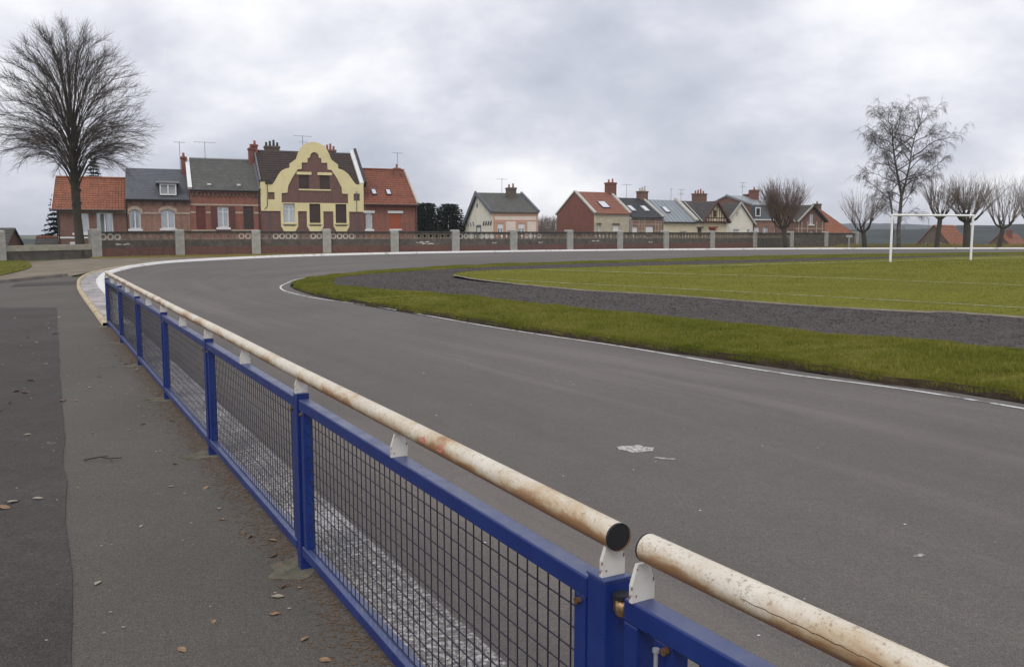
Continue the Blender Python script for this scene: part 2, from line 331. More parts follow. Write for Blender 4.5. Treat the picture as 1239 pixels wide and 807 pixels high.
M['blade_dry'] = leafy('verge_blades', [(0.15, 0.15, 0.03), (0.25, 0.21, 0.06), (0.34, 0.27, 0.12)])
M['leaf_a'] = plain('dry_leaf_brown', (0.26, 0.16, 0.085), 0.7, 0.35, 18, 0.3)
M['leaf_b'] = plain('pale_leaf', (0.30, 0.255, 0.20), 0.7, 0.25, 18, 0.3)
M['leaf_c'] = plain('dark_leaf', (0.12, 0.075, 0.045), 0.7, 0.35, 18, 0.3)
M['moss_conc'] = plain('mossy_footing', (0.135, 0.122, 0.085), 0.95, 0.4, 12, 0.8, (0.15, 0.135, 0.11), 0.8)
M['goal'] = plain('goal_white_paint', (0.84, 0.84, 0.84), 0.4, 0.03, 2)
M['chip'] = plain('white_paint_flakes', (0.70, 0.68, 0.65), 0.8, 0.1, 6)

def blue_paint():
    m, nt, b = new_mat('blue_gloss_paint'); v = coords(nt)
    n = noise(nt, v, 5, 6, 0.65); c = mixrgb(nt, maprange(nt, n, 0.3, 0.7), (0.007, 0.022, 0.138), (0.012, 0.036, 0.190))
    n2 = noise(nt, v, 16, 8, 0.75, 0.3); c = mixrgb(nt, maprange(nt, n2, 0.62, 0.72, 0, 0.6), c, (0.050, 0.050, 0.10))
    n3 = noise(nt, v, 34, 6, 0.7, 0.5); c = mixrgb(nt, maprange(nt, n3, 0.72, 0.75, 0, 0.8), c, (0.10, 0.05, 0.03))
    ge = N(nt, 'ShaderNodeNewGeometry'); sg = N(nt, 'ShaderNodeSeparateXYZ'); lk(nt, ge.outputs['Normal'], sg.inputs[0])      # upward faces tinted paler: sky reflection painted into the colour
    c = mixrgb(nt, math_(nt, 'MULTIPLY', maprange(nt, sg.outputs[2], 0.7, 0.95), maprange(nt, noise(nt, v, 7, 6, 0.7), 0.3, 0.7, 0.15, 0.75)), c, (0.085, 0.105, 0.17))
    lk(nt, c, b.inputs['Base Color']); lk(nt, maprange(nt, n2, 0.3, 0.7, 0.22, 0.45), b.inputs['Roughness']); bump(nt, b, noise(nt, v, 60, 4, 0.6), 0.12, 0.002)
    return m
def rail_paint():
    m, nt, b = new_mat('rusty_white_rail'); v = coords(nt, (0.35, 1, 1)); vo = coords(nt)
    n1_ = noise(nt, v, 9, 8, 0.7, 0.6); n2_ = noise(nt, coords(nt, (1.0, 1, 1)), 2.4, 5, 0.6); n3_ = noise(nt, vo, 70, 5, 0.75, 0.2)
    t = N(nt, 'ShaderNodeTexCoord'); s = N(nt, 'ShaderNodeSeparateXYZ'); lk(nt, t.outputs['Object'], s.inputs[0])
    side = maprange(nt, s.outputs[2], 0.978, 0.930, -0.10, 0.24)      # runs and rust gather on the lower flank of the tube
    k = math_(nt, 'ADD', math_(nt, 'ADD', n1_, side), math_(nt, 'MULTIPLY', math_(nt, 'SUBTRACT', n2_, 0.48), 0.85))
    c = mixrgb(nt, maprange(nt, noise(nt, vo, 3, 6, 0.7), 0.35, 0.7), (0.70, 0.65, 0.56), (0.55, 0.48, 0.37))
    c = mixrgb(nt, maprange(nt, k, 0.42, 0.60, 0, 0.75), c, (0.47, 0.33, 0.17))
    c = mixrgb(nt, maprange(nt, k, 0.58, 0.70, 0, 0.85), c, (0.29, 0.13, 0.042))
    c = mixrgb(nt, maprange(nt, n3_, 0.56, 0.66, 0, 0.7), c, (0.24, 0.13, 0.08))
    n6 = noise(nt, vo, 190, 4, 0.7, 0.2); c = mixrgb(nt, maprange(nt, math_(nt, 'ADD', n6, math_(nt, 'MULTIPLY', math_(nt, 'SUBTRACT', n2_, 0.5), 0.5)), 0.55, 0.66, 0, 0.42), c, (0.27, 0.19, 0.14))
    lk(nt, c, b.inputs['Base Color']); b.inputs['Roughness'].default_value = 0.55; bump(nt, b, n3_, 0.25, 0.003)
    return m
def bracket_paint():
    m, nt, b = new_mat('chipped_white_bracket'); v = coords(nt)
    n = noise(nt, v, 45, 6, 0.6, 0.4); c = mixrgb(nt, maprange(nt, n, 0.60, 0.65), (0.66, 0.63, 0.58), (0.17, 0.05, 0.03))
    c = mixrgb(nt, maprange(nt, noise(nt, v, 12, 5, 0.6), 0.45, 0.75, 0, 0.5), c, (0.50, 0.40, 0.26))
    lk(nt, c, b.inputs['Base Color']); b.inputs['Roughness'].default_value = 0.55; return m
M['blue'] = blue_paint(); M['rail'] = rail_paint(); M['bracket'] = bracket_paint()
M['wire'] = plain('dark_wire', (0.012, 0.011, 0.026), 0.5, 0.3, 20)
M['black_cap'] = plain('black_plastic', (0.012, 0.012, 0.014), 0.6, 0.2, 20)
M['rusty_bolt'] = plain('rusty_brass', (0.22, 0.12, 0.06), 0.4, 0.5, 60, 0.3, (0.05, 0.03, 0.02), 0.7, metal=0.6)
M['brass'] = plain('worn_brass', (0.42, 0.27, 0.14), 0.3, 0.4, 50, 0.2, (0.08, 0.05, 0.03), 0.6, metal=0.8)
M['galv'] = plain('galvanised_rod', (0.45, 0.46, 0.48), 0.4, 0.15, 20, metal=0.5)
M['pink_dab'] = plain('faded_red_dab', (0.62, 0.17, 0.13), 0.6, 0.2, 30)

# ------------------------------------------------------------------ terrain
def sm(a, b, x):
    t = min(max((x-a)/(b-a), 0), 1); return t*t*(3-2*t)
def g(y): return 0.34*sm(28, 62, y)
def base_h(x, y):
    h = g(y)
    h -= 5.5*sm(108, 175, y)*sm(20, 60, x + 0.25*(y-100)) * (1-sm(500, 900, y))
    h -= 3.0*sm(130, 260, y)*(1-sm(500, 900, y))
    return h
def resample(pts, n):
    P = np.array(pts, float)
    # Catmull-Rom then arclength
    Q = []
    for i in range(len(P)-1):
        p0 = P[max(i-1, 0)]; p1 = P[i]; p2 = P[i+1]; p3 = P[min(i+2, len(P)-1)]
        for t in np.linspace(0, 1, 12, endpoint=False):
            Q.append(0.5*((2*p1)+(-p0+p2)*t+(2*p0-5*p1+4*p2-p3)*t*t+(-p0+3*p1-3*p2+p3)*t**3))
    Q.append(P[-1]); Q = np.array(Q); d = np.r_[0, np.cumsum(np.linalg.norm(np.diff(Q, axis=0), axis=1))]
    s = np.linspace(0, d[-1], n)
    return np.stack([np.interp(s, d, Q[:, k]) for k in range(2)], 1)
def resample2(pts, k, n1, n2):
    """resample with the control point k as an anchor shared by neighbouring curves"""
    a = resample(pts[:k+1], n1); b = resample(pts[k:], n2); return np.r_[a, b[1:]]
def ribbon(name, A, B, m, za=0.0, zb=0.0, nx=4, prof=None, hf=None, smooth=True):
    n = len(A); V = []
    for j in range(nx+1):
        t = j/nx; P = A*(1-t)+B*t
        z = np.array([(hf(x, y) if hf else g(y)) for x, y in P]) + (prof(t) if prof else za*(1-t)+zb*t)
        V.append(np.c_[P, z])
    V = np.concatenate(V); F = []
    i = np.arange(n-1)
    for j in range(nx): F.append(np.c_[j*n+i, j*n+i+1, (j+1)*n+i+1, (j+1)*n+i])
    return np_mesh(name, V, np.concatenate(F), m, None, smooth)
def offset(P, d):
    T = np.gradient(P, axis=0); T /= np.linalg.norm(T, axis=1)[:, None]
    return P + np.c_[T[:, 1], -T[:, 0]]*np.asarray(d).reshape(-1, 1)   # to the right of travel

xs = np.unique(np.r_[np.linspace(-1800, -120, 22), np.linspace(-120, 140, 90), np.linspace(140, 1800, 22)])
ys = np.unique(np.r_[np.linspace(-60, 260, 120), np.linspace(260, 2600, 40)])
X, Y = np.meshgrid(xs, ys); Z = np.vectorize(base_h)(X, Y) - 0.06
nx_, ny_ = len(xs), len(ys); idx = np.arange(nx_*ny_).reshape(ny_, nx_)
F = np.stack([idx[:-1, :-1], idx[:-1, 1:], idx[1:, 1:], idx[1:, :-1]], -1).reshape(-1, 4)
tag(np_mesh('ground', np.c_[X.ravel(), Y.ravel(), Z.ravel()], F, M['ground'], None, True), kind='structure')

FD = np.array([-0.4795, 0.8775])                 # direction of the fence, away from the camera
PA = np.array([0.214, 1.846])                    # first post
outer = [tuple(PA - FD*14), tuple(PA - FD*6), tuple(PA), (-3.39, 8.42), (-7.0, 15.1), (-8.3, 17.5), (-11.9, 24.15), (-14.0, 28.2), (-15.75, 31.9), (-17.4, 36.2), (-18.35, 40.5),
         (-18.1, 46.2), (-14.6, 52.9), (-11.7, 56.4), (-6.9, 61.2), (-1.2, 66.6), (5.4, 71.2), (16.8, 77.2), (29.4, 81.0), (48, 83.0), (70, 84.5), (110, 87)]
inner = [(11.6, -4.0), (8.2, 2.2), (4.9, 8.19), (4.05, 9.3), (2.86, 10.96), (1.86, 12.2), (0.68, 13.84), (-0.36, 15.25), (-2.0, 17.71), (-3.82, 20.58), (-5.31, 23.18), (-6.75, 26.6), (-7.35, 28.9),
         (-7.60, 31.9), (-6.9, 35.8), (-4.8, 39.5), (-2.5, 42.2), (2.26, 46.0), (8.4, 50.0), (14.0, 54.3), (23.5, 59.3), (38.6, 65.0), (60, 69.5), (105, 75)]
cin = [(14.6, -4.0), (10.8, 3.5), (6.7, 11.08), (5.7, 12.04), (4.79, 13.1), (3.78, 14.56), (2.77, 16.0), (1.5, 17.6), (0.25, 19.28), (-1.28, 21.41), (-2.75, 23.1), (-4.35, 25.3), (-5.75, 27.9),
       (-6.55, 31.5), (-6.15, 34.2), (-4.75, 36.6), (-2.9, 38.9), (2.06, 43.2), (7.7, 46.3), (12.5, 48.2), (20.5, 52.2), (35, 57.6), (58, 62.5), (105, 68)]
pit = [(20.2, -4.0), (15.6, 4.5), (9.3, 15.66), (7.9, 16.8), (6.55, 18.1), (5.12, 19.9), (3.5, 22.0), (2.0, 23.6), (0.9, 25.3), (-0.04, 26.99), (-0.85, 28.7), (-1.59, 30.6), (-2.15, 32.3),
       (-2.30, 34.0), (-2.1, 35.8), (-1.5, 37.0), (0.5, 38.5), (3.8, 40.3), (7.2, 41.9), (11.3, 44.0), (17.5, 47.4), (33, 55.4), (57, 61.2), (105, 66.5)]
O = resample2(outer, 10, 90, 110); NI, NJ = 360, 300
I = offset(resample2(inner, 12, NI, NJ), 0.12); CI = resample2(cin, 12, NI, NJ); PT = resample2(pit, 12, NI, NJ)
def rough_line(n, amps):
    return sum(a*np.interp(np.arange(n), np.arange(0, n+k, k), RNG.normal(0, 1, (n+k-1)//k+1)) for a, k in amps)
CI = offset(CI, rough_line(len(CI), [(0.07, 9), (0.04, 3), (0.02, 1)])); PT = offset(PT, rough_line(len(PT), [(0.03, 9), (0.02, 2)]))
tk = tag(ribbon('track', O, resample2(inner, 12, 90, 110), M['track'], nx=12), kind='structure')
at_st = tk.data.attributes.new('lane', 'FLOAT_VECTOR', 'POINT'); nO = len(O); arc = np.r_[0, np.cumsum(np.linalg.norm(np.diff(O, axis=0), axis=1))]
at_st.data.foreach_set('vector', np.concatenate([np.c_[arc*0.05, np.full(nO, j/12*7.0), np.zeros(nO)] for j in range(13)]).astype(np.float32).ravel())
# bank of turf with its cut earth edge, cinder strip, pitch
edge_n = rough_line(len(I), [(0.05, 8), (0.035, 3), (0.015, 1)])
I2 = offset(I, 0.02+edge_n)
BS = np.array([1.0-0.80*sm(NI-75, NI+15, i) for i in range(len(I))]); lump = rough_line(len(I), [(0.02, 10), (0.012, 4)])*BS
for cx_, cy_, dp_ in ((-5.3, 23.3, 0.10), (-3.8, 20.7, 0.09), (2.9, 11.2, 0.05)): lump = lump - dp_*np.exp(-((I[:, 0]-cx_)**2+(I[:, 1]-cy_)**2)/0.22**2)
def bank_prof(t): return 0.07 + 0.125*math.sin(min(t*1.15, 1)*PI/2) - 0.085*sm(0.55, 1.0, t)
def ribbon_s(name, A, B, m, prof, sc, extra, nx=4):
    n = len(A); V = []
    for j in range(nx+1):
        t = j/nx; P = A*(1-t)+B*t; V.append(np.c_[P, np.array([g(y) for x, y in P]) + prof(t)*sc + extra*math.sin(PI*min(t*1.1, 1))])
    i = np.arange(n-1); return tag(np_mesh(name, np.concatenate(V), np.concatenate([np.c_[j*n+i, j*n+i+1, (j+1)*n+i+1, (j+1)*n+i] for j in range(nx)]), m, None, True), kind='structure')
ribbon_s('soil_edge', offset(I, -0.07 + edge_n + rough_line(len(I), [(0.02, 2)])), I2, M['soil'], lambda t: -0.01+0.085*t, BS*0.9+0.1, 0*lump, 2)
ribbon_s('grass_bank', I2, CI, M['turf'], bank_prof, BS, lump, 10)
CS = 0.025+0.085*(BS-0.2)/0.8
ribbon_s('cinder_track', CI, PT, M['cinder'], lambda t: 1.0, CS, 0*lump, 12)
k0 = NI-1
NE = PT[:k0+1][::-1]; FE = PT[k0:][:len(NE)]
tag(ribbon('pitch', NE, resample(PT[k0:], len(NE)), M['pitch'], nx=24, prof=lambda t: 0.135-0.085*t), kind='structure')
K1 = PT[:k0+1]
tag(ribbon('pitch_edging', offset(K1, -0.045), K1, M['edging'], nx=2, prof=lambda t: 0.116+0.030*min(1, t*2)), kind='structure')
K2 = PT[k0:]; tag(ribbon('pitch_rim', offset(K2, -0.05), offset(K2, 0.02), M['turf'], nx=1, prof=lambda t: 0.02+0.028*t), kind='structure')
# white markings
line = resample([(10.9, -4.0), (7.6, 2.0), (4.66, 8.06), (3.03, 10.14), (1.58, 12.45), (-0.29, 15.05), (-3.21, 19.75), (-4.9, 22.0), (-5.95, 23.8), (-6.75, 25.5), (-7.35, 27.5), (-7.66, 29.6), (-7.85, 31.4), (-7.7, 33.0)], 120)
tag(ribbon('inner_white_line', line, offset(line, 0.055), M['white_line'], nx=1, prof=lambda t: 0.005), kind='structure')
nb = 64
On = O[:int(np.argmax(O[:, 1] > 17.0))]; tag(ribbon('white_edge_band', offset(On, 0.04), offset(On, 0.40), M['white_worn'], nx=4, prof=lambda t: 0.005), kind='structure')
def strip(name, pts, w, m, dz):
    P = resample(pts, 60); tag(ribbon(name, P, offset(P, w), m, nx=1, prof=lambda t: dz), kind='structure')
strip('touch_line', [(-0.55, 29.6), (1.0, 27.6), (3.85, 24.9), (7.13, 21.5), (10.53, 17.6), (16, 10.5)], 0.10, M['chalk'], 0.140)
strip('penalty_area_line', [(1.2, 36.6), (5.2, 34.0), (11.06, 30.4), (15.12, 25.9), (22, 18)], 0.12, M['chalk'], 0.132)
strip('goal_line', [(8.0, 39.4), (19.4, 44.9), (30, 50.1)], 0.12, M['chalk'], 0.132)
# white kerb, gutter and tan edging round the bend
Ok = O[int(np.argmax(O[:, 1] > 15.4)):]
kh = np.array([0.015 + 0.11*sm(20, 55, y) for x, y in Ok])
def kerb(name, P, w0, w1, h, m, lip=0.06):
    a = offset(P, w1); b = offset(P, w1-lip); c = offset(P, w0+0.02); d = offset(P, w0)
    zz_ = np.array([g(y) for x, y in P]); n = len(P)
    V = np.concatenate([np.c_[a, zz_-0.03], np.c_[b, zz_+h], np.c_[c, zz_+h], np.c_[d, zz_-0.05]]); i = np.arange(n-1)
    Fk = np.concatenate([np.c_[j*n+i, j*n+i+1, (j+1)*n+i+1, (j+1)*n+i] for j in range(3)])
    return tag(np_mesh(name, V, Fk, m), kind='structure')
gut_w = np.array([0.02 + 0.44*sm(15.5, 23, y)*(1-sm(36, 50, y)) for x, y in Ok])
kerb('white_kerb', offset(Ok, gut_w), 0.0, 0.34, kh, M['white_kerb'])
tag(ribbon('gutter', offset(Ok, -0.01), offset(Ok, gut_w+0.03), M['gutter'], nx=2, prof=lambda t: 0.010), kind='structure')
kerb('tan_kerb', Ok, -0.13, 0.0, 0.055, M['tan_kerb'], 0.02)
# footpath beside the fence, old darker surface, dirt and verges
kerbline = [(-17.0, -8), (-17.1, 10), (-17.2, 29.0), (-17.25, 31.2), (-17.3, 34.0)]
Op = resample(outer[:9], 80); Lp = resample(kerbline, 80)
tag(ribbon('footpath', Lp, Op, M['path'], nx=16), kind='structure')
dm = resample([(1.9, -4.0), (-1.64, 3.08), (-3.17, 6.01), (-10.15, 19.3)], 60); dm += np.c_[RNG.normal(0, 0.007, 60), RNG.normal(0, 0.007, 60)]
dl = resample([(-16.9, -4.0), (-16.9, 18.9)], 60)
tag(ribbon('old_path_surface', dl, dm, M['path_old'], nx=8, prof=lambda t: 0.006), kind='structure')
pm = resample([(-15.6, 27.0), (-14.0, 29.3)], 20)
tag(ribbon('path_patch', pm + np.array([-0.9, 1.9]), pm, M['path_old'], nx=2, prof=lambda t: 0.006), kind='structure')
pil = [(-32.2, 44.0), (-28.6, 48.6), (-25.4, 53.2), (-21.7, 56.9), (-17.4, 59.3), (-13.0, 61.2), (-8.5, 62.9), (-4.27, 65.0), (0.03, 67.6), (4.6, 71.1), (9.1, 74.6), (13.7, 78.4), (18.9, 83.0), (24.6, 89.0), (30.0, 94.2), (35.3, 98.6), (40.2, 102.3)]
Wl = resample(pil[2:], 100); Ov = resample([(-24.4, 50.4), (-21.0, 51.8), (-18.0, 52.8), (-14.9, 53.3), (-12.0, 56.8), (-7.1, 61.5)] + outer[15:-1], 100)
tag(ribbon('verge', offset(Ov, -0.2), Wl + np.array([-0.4, 0.7]), M['verge'], nx=6, prof=lambda t: -0.012+0.01*t), kind='structure')
dirtA = resample([(-17.25, 28.0), (-17.3, 34.0), (-18.5, 39.0), (-18.6, 43.0), (-18.3, 46.5), (-16.5, 50.2), (-14.6, 53.2)], 50); dirtB = resample([(-20.5, 26.5), (-21.5, 33.0), (-23.8, 40.0), (-25.4, 45.0), (-25.3, 49.5), (-23.0, 52.6), (-19.0, 54.2)], 50)
tag(ribbon('dirt_strip', dirtB, dirtA, M['dirt'], nx=4, prof=lambda t: -0.006), kind='structure')
grA = resample([(-18.8, 24.0), (-19.3, 31.0), (-22.0, 39.5), (-25.2, 45.5), (-27.0, 48.0)], 40); grB = resample([(-30, 22.0), (-31, 32), (-31.5, 40), (-31.8, 44), (-30.5, 46.8)], 40)
tag(ribbon('side_lawn', grB, grA, M['turf'], nx=6, prof=lambda t: 0.02), kind='structure')
kl = resample(kerbline[1:], 40); kk = kerb('path_kerb', offset(kl, -0.16), 0.0, 0.14, np.full(40, 0.10), M['dark_conc'])
# street behind the wall
RW = resample([(-40, 48), (-31, 57), (-17, 66.5), (0, 74.5), (14, 84.5), (27, 96), (38, 104)], 60)
tag(ribbon('street', offset(RW, -4.2), offset(RW, 0.5), M['road'], nx=3, prof=lambda t: -0.03), kind='structure')
# far hills
def hill(name, y, pts, depth):
    P = resample(pts, 420); P[:, 1] += np.convolve(RNG.normal(0, 1.3, 420), np.ones(3)/3, 'same')
    n = len(P); V = np.concatenate([np.c_[P[:, 0], np.full(n, y), np.full(n, -9.0)], np.c_[P[:, 0], np.full(n, y+depth*0.4), P[:, 1]*0.7], np.c_[P[:, 0], np.full(n, y+depth), P[:, 1]], np.c_[P[:, 0], np.full(n, y+2*depth), np.full(n, -9.0)]])
    i = np.arange(n-1); Fh = np.concatenate([np.c_[j*n+i, j*n+i+1, (j+1)*n+i+1, (j+1)*n+i] for j in range(3)])
    tag(np_mesh(name, V, Fh, M['hill'], None, True), kind='structure')
hill('hills', 330, [(-1000, -3), (-300, -2.5), (60, -2), (150, 1.0), (260, 6.0), (380, 9.5), (520, 8.0), (700, 9.5), (1000, 9), (1500, 8)], 260)
hill('hills', 1200, [(-1700, 2), (-300, 2), (300, 5), (520, 19), (640, 22), (760, 17), (900, 18), (1300, 20), (1750, 18)], 300)

# ------------------------------------------------------------------ grass
GN = RNG.normal(0, 1, (64, 64))
def vnoise(P, sc):
    q = P*sc; i = np.floor(q).astype(int); f = q-i; f = f*f*(3-2*f); G = lambda a, b: GN[a % 64, b % 64]
    return (G(i[:, 0], i[:, 1])*(1-f[:, 0])+G(i[:, 0]+1, i[:, 1])*f[:, 0])*(1-f[:, 1])+(G(i[:, 0], i[:, 1]+1)*(1-f[:, 0])+G(i[:, 0]+1, i[:, 1]+1)*f[:, 0])*f[:, 1]
def blades(name, P, z, h, w, m, lean=0.5):
    n = len(P); h = h*np.clip(1+0.28*vnoise(P, 1.1)+0.22*vnoise(P, 4.0), 0.3, 2.2); a = RNG.uniform(0, 2*PI, n); hh = h*RNG.uniform(0.55, 1.25, n); b = RNG.uniform(0, 2*PI, n); ln = RNG.uniform(0, lean, n)*hh
    wx = np.cos(a)*w*0.5; wy = np.sin(a)*w*0.5
    A = np.c_[P[:, 0]-wx, P[:, 1]-wy, z-0.01]; B = np.c_[P[:, 0]+wx, P[:, 1]+wy, z-0.01]; T = np.c_[P[:, 0]+np.cos(b)*ln, P[:, 1]+np.sin(b)*ln, z+hh]
    V = np.stack([A, B, T], 1).reshape(-1, 3); return np_mesh(name, V, np.arange(3*n).reshape(n, 3), m)
def on_ribbon(A, B, i0, i1, n, bias=None):
    seg = np.linalg.norm(np.diff(A[i0:i1], axis=0), axis=1) + np.linalg.norm(np.diff(B[i0:i1], axis=0), axis=1)
    dist = np.array([max(np.hypot(*A[i]), 6.0) for i in range(i0, i1-1)]); wt = seg*np.linalg.norm(B-A, axis=1)[i0:i1-1]*(8/dist)**1.3
    k = RNG.choice(len(seg), n, p=wt/wt.sum()) + i0; u = RNG.uniform(0, 1, n)[:, None]; t = RNG.uniform(0, 1, n)[:, None]
    a = A[k]*(1-u)+A[k+1]*u; b = B[k]*(1-u)+B[k+1]*u
    on_ribbon.k = k
    return a*(1-t)+b*t, t[:, 0]
gy = np.vectorize(g)
bp = np.vectorize(bank_prof)
vis = np.where((I[:, 1] > 6.5))[0]; i0 = vis[0]; bank_extra = lambda k, t: lump[k]*np.sin(PI*np.minimum(t*1.1, 1))
P, t = on_ribbon(I2, CI, i0, len(I)-20, 300000); k = on_ribbon.k
P2, t2 = on_ribbon(offset(I2, -0.045), offset(I2, 0.10), i0, NI+60, 60000); k2 = on_ribbon.k; P3, t3 = on_ribbon(offset(CI, -0.10), offset(CI, 0.07), i0, NI+100, 30000); k3 = on_ribbon.k
ZB_ = np.r_[gy(P[:, 1])+bp(t)*BS[k]+bank_extra(k, t), gy(P2[:, 1])+BS[k2]*(0.02+0.07*t2), gy(P3[:, 1])+CS[k3]]; P = np.r_[P, P2, P3]; dd = np.clip(np.hypot(P[:, 0], P[:, 1])/10, 1, 3)
tag(blades('bank_grass', P, ZB_, 0.043, 0.0075*dd, M['blade'], 0.9), 'short green and straw-coloured turf on the bank beside the inner white line', 'grass', kind='stuff')
P, t = on_ribbon(NE, resample(PT[k0:], len(NE)), 0, NI-30, 260000); keep = (np.hypot(P[:, 0], P[:, 1]) < 55) & (P[:, 1] > 12); P = P[keep]; dd = np.clip(np.hypot(P[:, 0], P[:, 1])/12, 1, 4)
tag(blades('pitch_grass', P, gy(P[:, 1])+0.135-0.085*t[keep], 0.030, 0.009*dd, M['blade_mown'], 0.9), 'mown yellowish green grass of the football pitch', 'grass', kind='stuff')
P, t = on_ribbon(grB, grA, 0, 39, 30000); dd = 2.5
tag(blades('lawn_grass', P, gy(P[:, 1])+0.02, 0.06, 0.02, M['blade'], 0.9), 'green grass strip beside the footpath kerb', 'grass', kind='stuff')
P, t = on_ribbon(offset(Ov, -0.3), Wl + np.array([-0.2, -0.3]), 0, 95, 60000)
tag(blades('verge_grass', P, gy(P[:, 1])-0.005, 0.07, 0.035, M['blade_dry'], 0.9), 'thin yellowish grass between the white kerb and the pillared wall', 'grass', kind='stuff')

# ------------------------------------------------------------------ blue fence
def fence_local(p): d = np.array(p)-PA; return float(d@FD), float(d@np.array([-FD[1], FD[0]]))
frz = math.atan2(FD[1], FD[0])
posts = [(0.214, 1.846), (-1.0, 4.06), (-2.2, 6.25), (-3.39, 8.42), (-4.60, 10.64), (-5.83, 12.90), (-7.09, 15.20)]
loc = [fence_local(p) for p in posts]
POST_H, RAIL_Z = 0.855, 0.953
def make_panel(root, a, b, first=False):
    """a, b: local (u,v) of the two posts; frame with square wire mesh"""
    A = Vector((a[0], a[1], 0)); B = Vector((b[0], b[1], 0)); d = (B-A); L = d.length; ang = math.atan2(d.y, d.x)
    Mx = Matrix.Translation(A) @ Matrix.Rotation(ang, 4, 'Z')
    m = MB()
    m.box(0.048, L-0.048, -0.026, 0.026, 0.788, 0.838, Mx)
    m.box(0.048, L-0.048, -0.030, 0.030, 0.082, 0.128, Mx)
    m.box(0.058, 0.108, -0.022, 0.022, 0.128, 0.788, Mx); m.box(L-0.108, L-0.058, -0.022, 0.022, 0.128, 0.788, Mx)
    for u in (0.030, L-0.060):
        for z in (0.20, 0.70): m.box(u, u+0.03, -0.008, 0.008, z, z+0.04, Mx)
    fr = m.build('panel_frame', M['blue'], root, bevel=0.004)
    w = MB(); n = int(round((L-0.216)/0.053)); st = (L-0.216)/n; r = 0.0016
    for k in range(1, n):
        u = 0.108+k*st; w.box(u-r, u+r, -0.006, -0.006+2*r, 0.126, 0.790, Mx)
    nz = 12; sz = 0.66/nz
    for k in range(0, nz+1):
        z = 0.128+k*sz; z += 0.004 if k == 0 else (-0.006 if k == nz else 0); w.box(0.106, L-0.106, -0.002, -0.002+2*r, z-r, z+r, Mx)
    tag(w.build('wire_mesh', M['wire'], fr), kind='stuff')
    for u in (0.083, L-0.083): MB().tube([tuple(Mx @ Vector((u, 0.020, 0.772))), tuple(Mx @ Vector((u, 0.034, 0.772)))], 0.008, 8).build('bolt', M['rusty_bolt'], fr)
    return Mx, L
def bracket_mesh():
    m = MB(); pr = [(-0.031, 0.0), (0.031, 0.0), (0.031, 0.038), (0.016, 0.082), (-0.016, 0.082), (-0.031, 0.038)]
    m.prism(pr, (), -0.005, 0.005, map=lambda x, z, y: (y, x, z)); return m
bm_ = bracket_mesh(); bme = None
def add_bracket(root, u, v, z, ang=0.0):
    global bme
    if bme is None:
        o = bm_.build('rail_bracket', M['bracket'], root, bevel=0.0015); bme = o
    else:
        o = bme.copy(); C.objects.link(o); o.parent = root
    o.location = (u, v, z); o.rotation_euler = (0, 0, ang); return o
def footing_mesh(): 
    m = MB(); k = 26; rr = [0.125+0.02*math.sin(0.48*i)+0.012*math.cos(1.2*i)+0.012*math.sin(5.7*i) for i in range(k)]
    pts = [(math.cos(2*PI*i/k)*rr[i]*1.05, math.sin(2*PI*i/k)*rr[i]) for i in range(k)]
    m.prism(pts, (), -0.02, 0.006, map=lambda x, z, y: (x, z, y)); return m
fence = empty('safety_fence', (PA[0], PA[1], 0), frz)
tag(fence, 'long blue wire-mesh fence with rusty white handrail ending in a black cap', 'fence', 'blue fence sections along the track edge')
pme = None; fme = None
for i, (u, v) in enumerate(loc):
    s = 0.034 if i == 0 else 0.030
    m = MB(); m.box(-s, s, -s, s, -0.05, POST_H); m.box(-s-0.003, s+0.003, -s-0.003, s+0.003, POST_H, POST_H+0.006)
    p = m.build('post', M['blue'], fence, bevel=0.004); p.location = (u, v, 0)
    f = footing_mesh().build('footing', M['moss_conc'], fence); f.location = (u, v+0.06, 0); f.rotation_euler = (0, 0, i*1.9)
for i in range(len(loc)-1):
    a, b = loc[i], loc[i+1]; make_panel(fence, a, b); ang = math.atan2(b[1]-a[1], b[0]-a[0])
    add_bracket(fence, a[0] - (0.012 if i == 0 else 0), a[1], POST_H+0.005, ang); mu, mv = (a[0]+b[0])/2, (a[1]+b[1])/2; add_bracket(fence, mu, mv, 0.837, ang)
add_bracket(fence, loc[-1][0], loc[-1][1], POST_H+0.005)
rl = [(-0.036, 0.0)] + loc[1:-1] + [(loc[-1][0]+0.12, loc[-1][1]-0.01)]
R = resample(rl, 60); hr = MB().tube([(x, y, RAIL_Z + 0.0015*math.sin(x*1.7)) for x, y in R], 0.0305, 28, cap=False).build('handrail', M['rail'], fence, smooth=True)
MB().tube([(-0.034, 0, RAIL_Z), (-0.026, 0, RAIL_Z)], 0.0292, 28).build('end_cap', M['black_cap'], hr)
MB().tube([(-0.037, 0, RAIL_Z), (-0.030, 0, RAIL_Z)], [0.0309, 0.0309], 28, cap=False).build('rail_rim', M['black_cap'], hr, smooth=True)
def dab(parent, u, v0, w, h):
    m = MB(); k = 10; pts = []
    for i in range(k):
        a = 2*PI*i/k; pts.append((u+math.cos(a)*w*(0.8+0.3*math.sin(3*i)), math.sin(a)*h*(0.85+0.2*math.cos(2*i))))
    vv = [(x, v0+0.0312*math.cos(0.15+q/0.0312), RAIL_Z+0.0015*math.sin(x*1.7)+0.0312*math.sin(0.15+q/0.0312)) for x, q in pts]
    m.v = vv; m.f = [tuple(range(k))]; m.build('paint_dab', M['pink_dab'], parent)
lat = MB(); lat.box(-0.066, -0.034, -0.014, 0.014, 0.790, 0.826); lt = lat.build('latch', M['rusty_bolt'], fence, bevel=0.003)
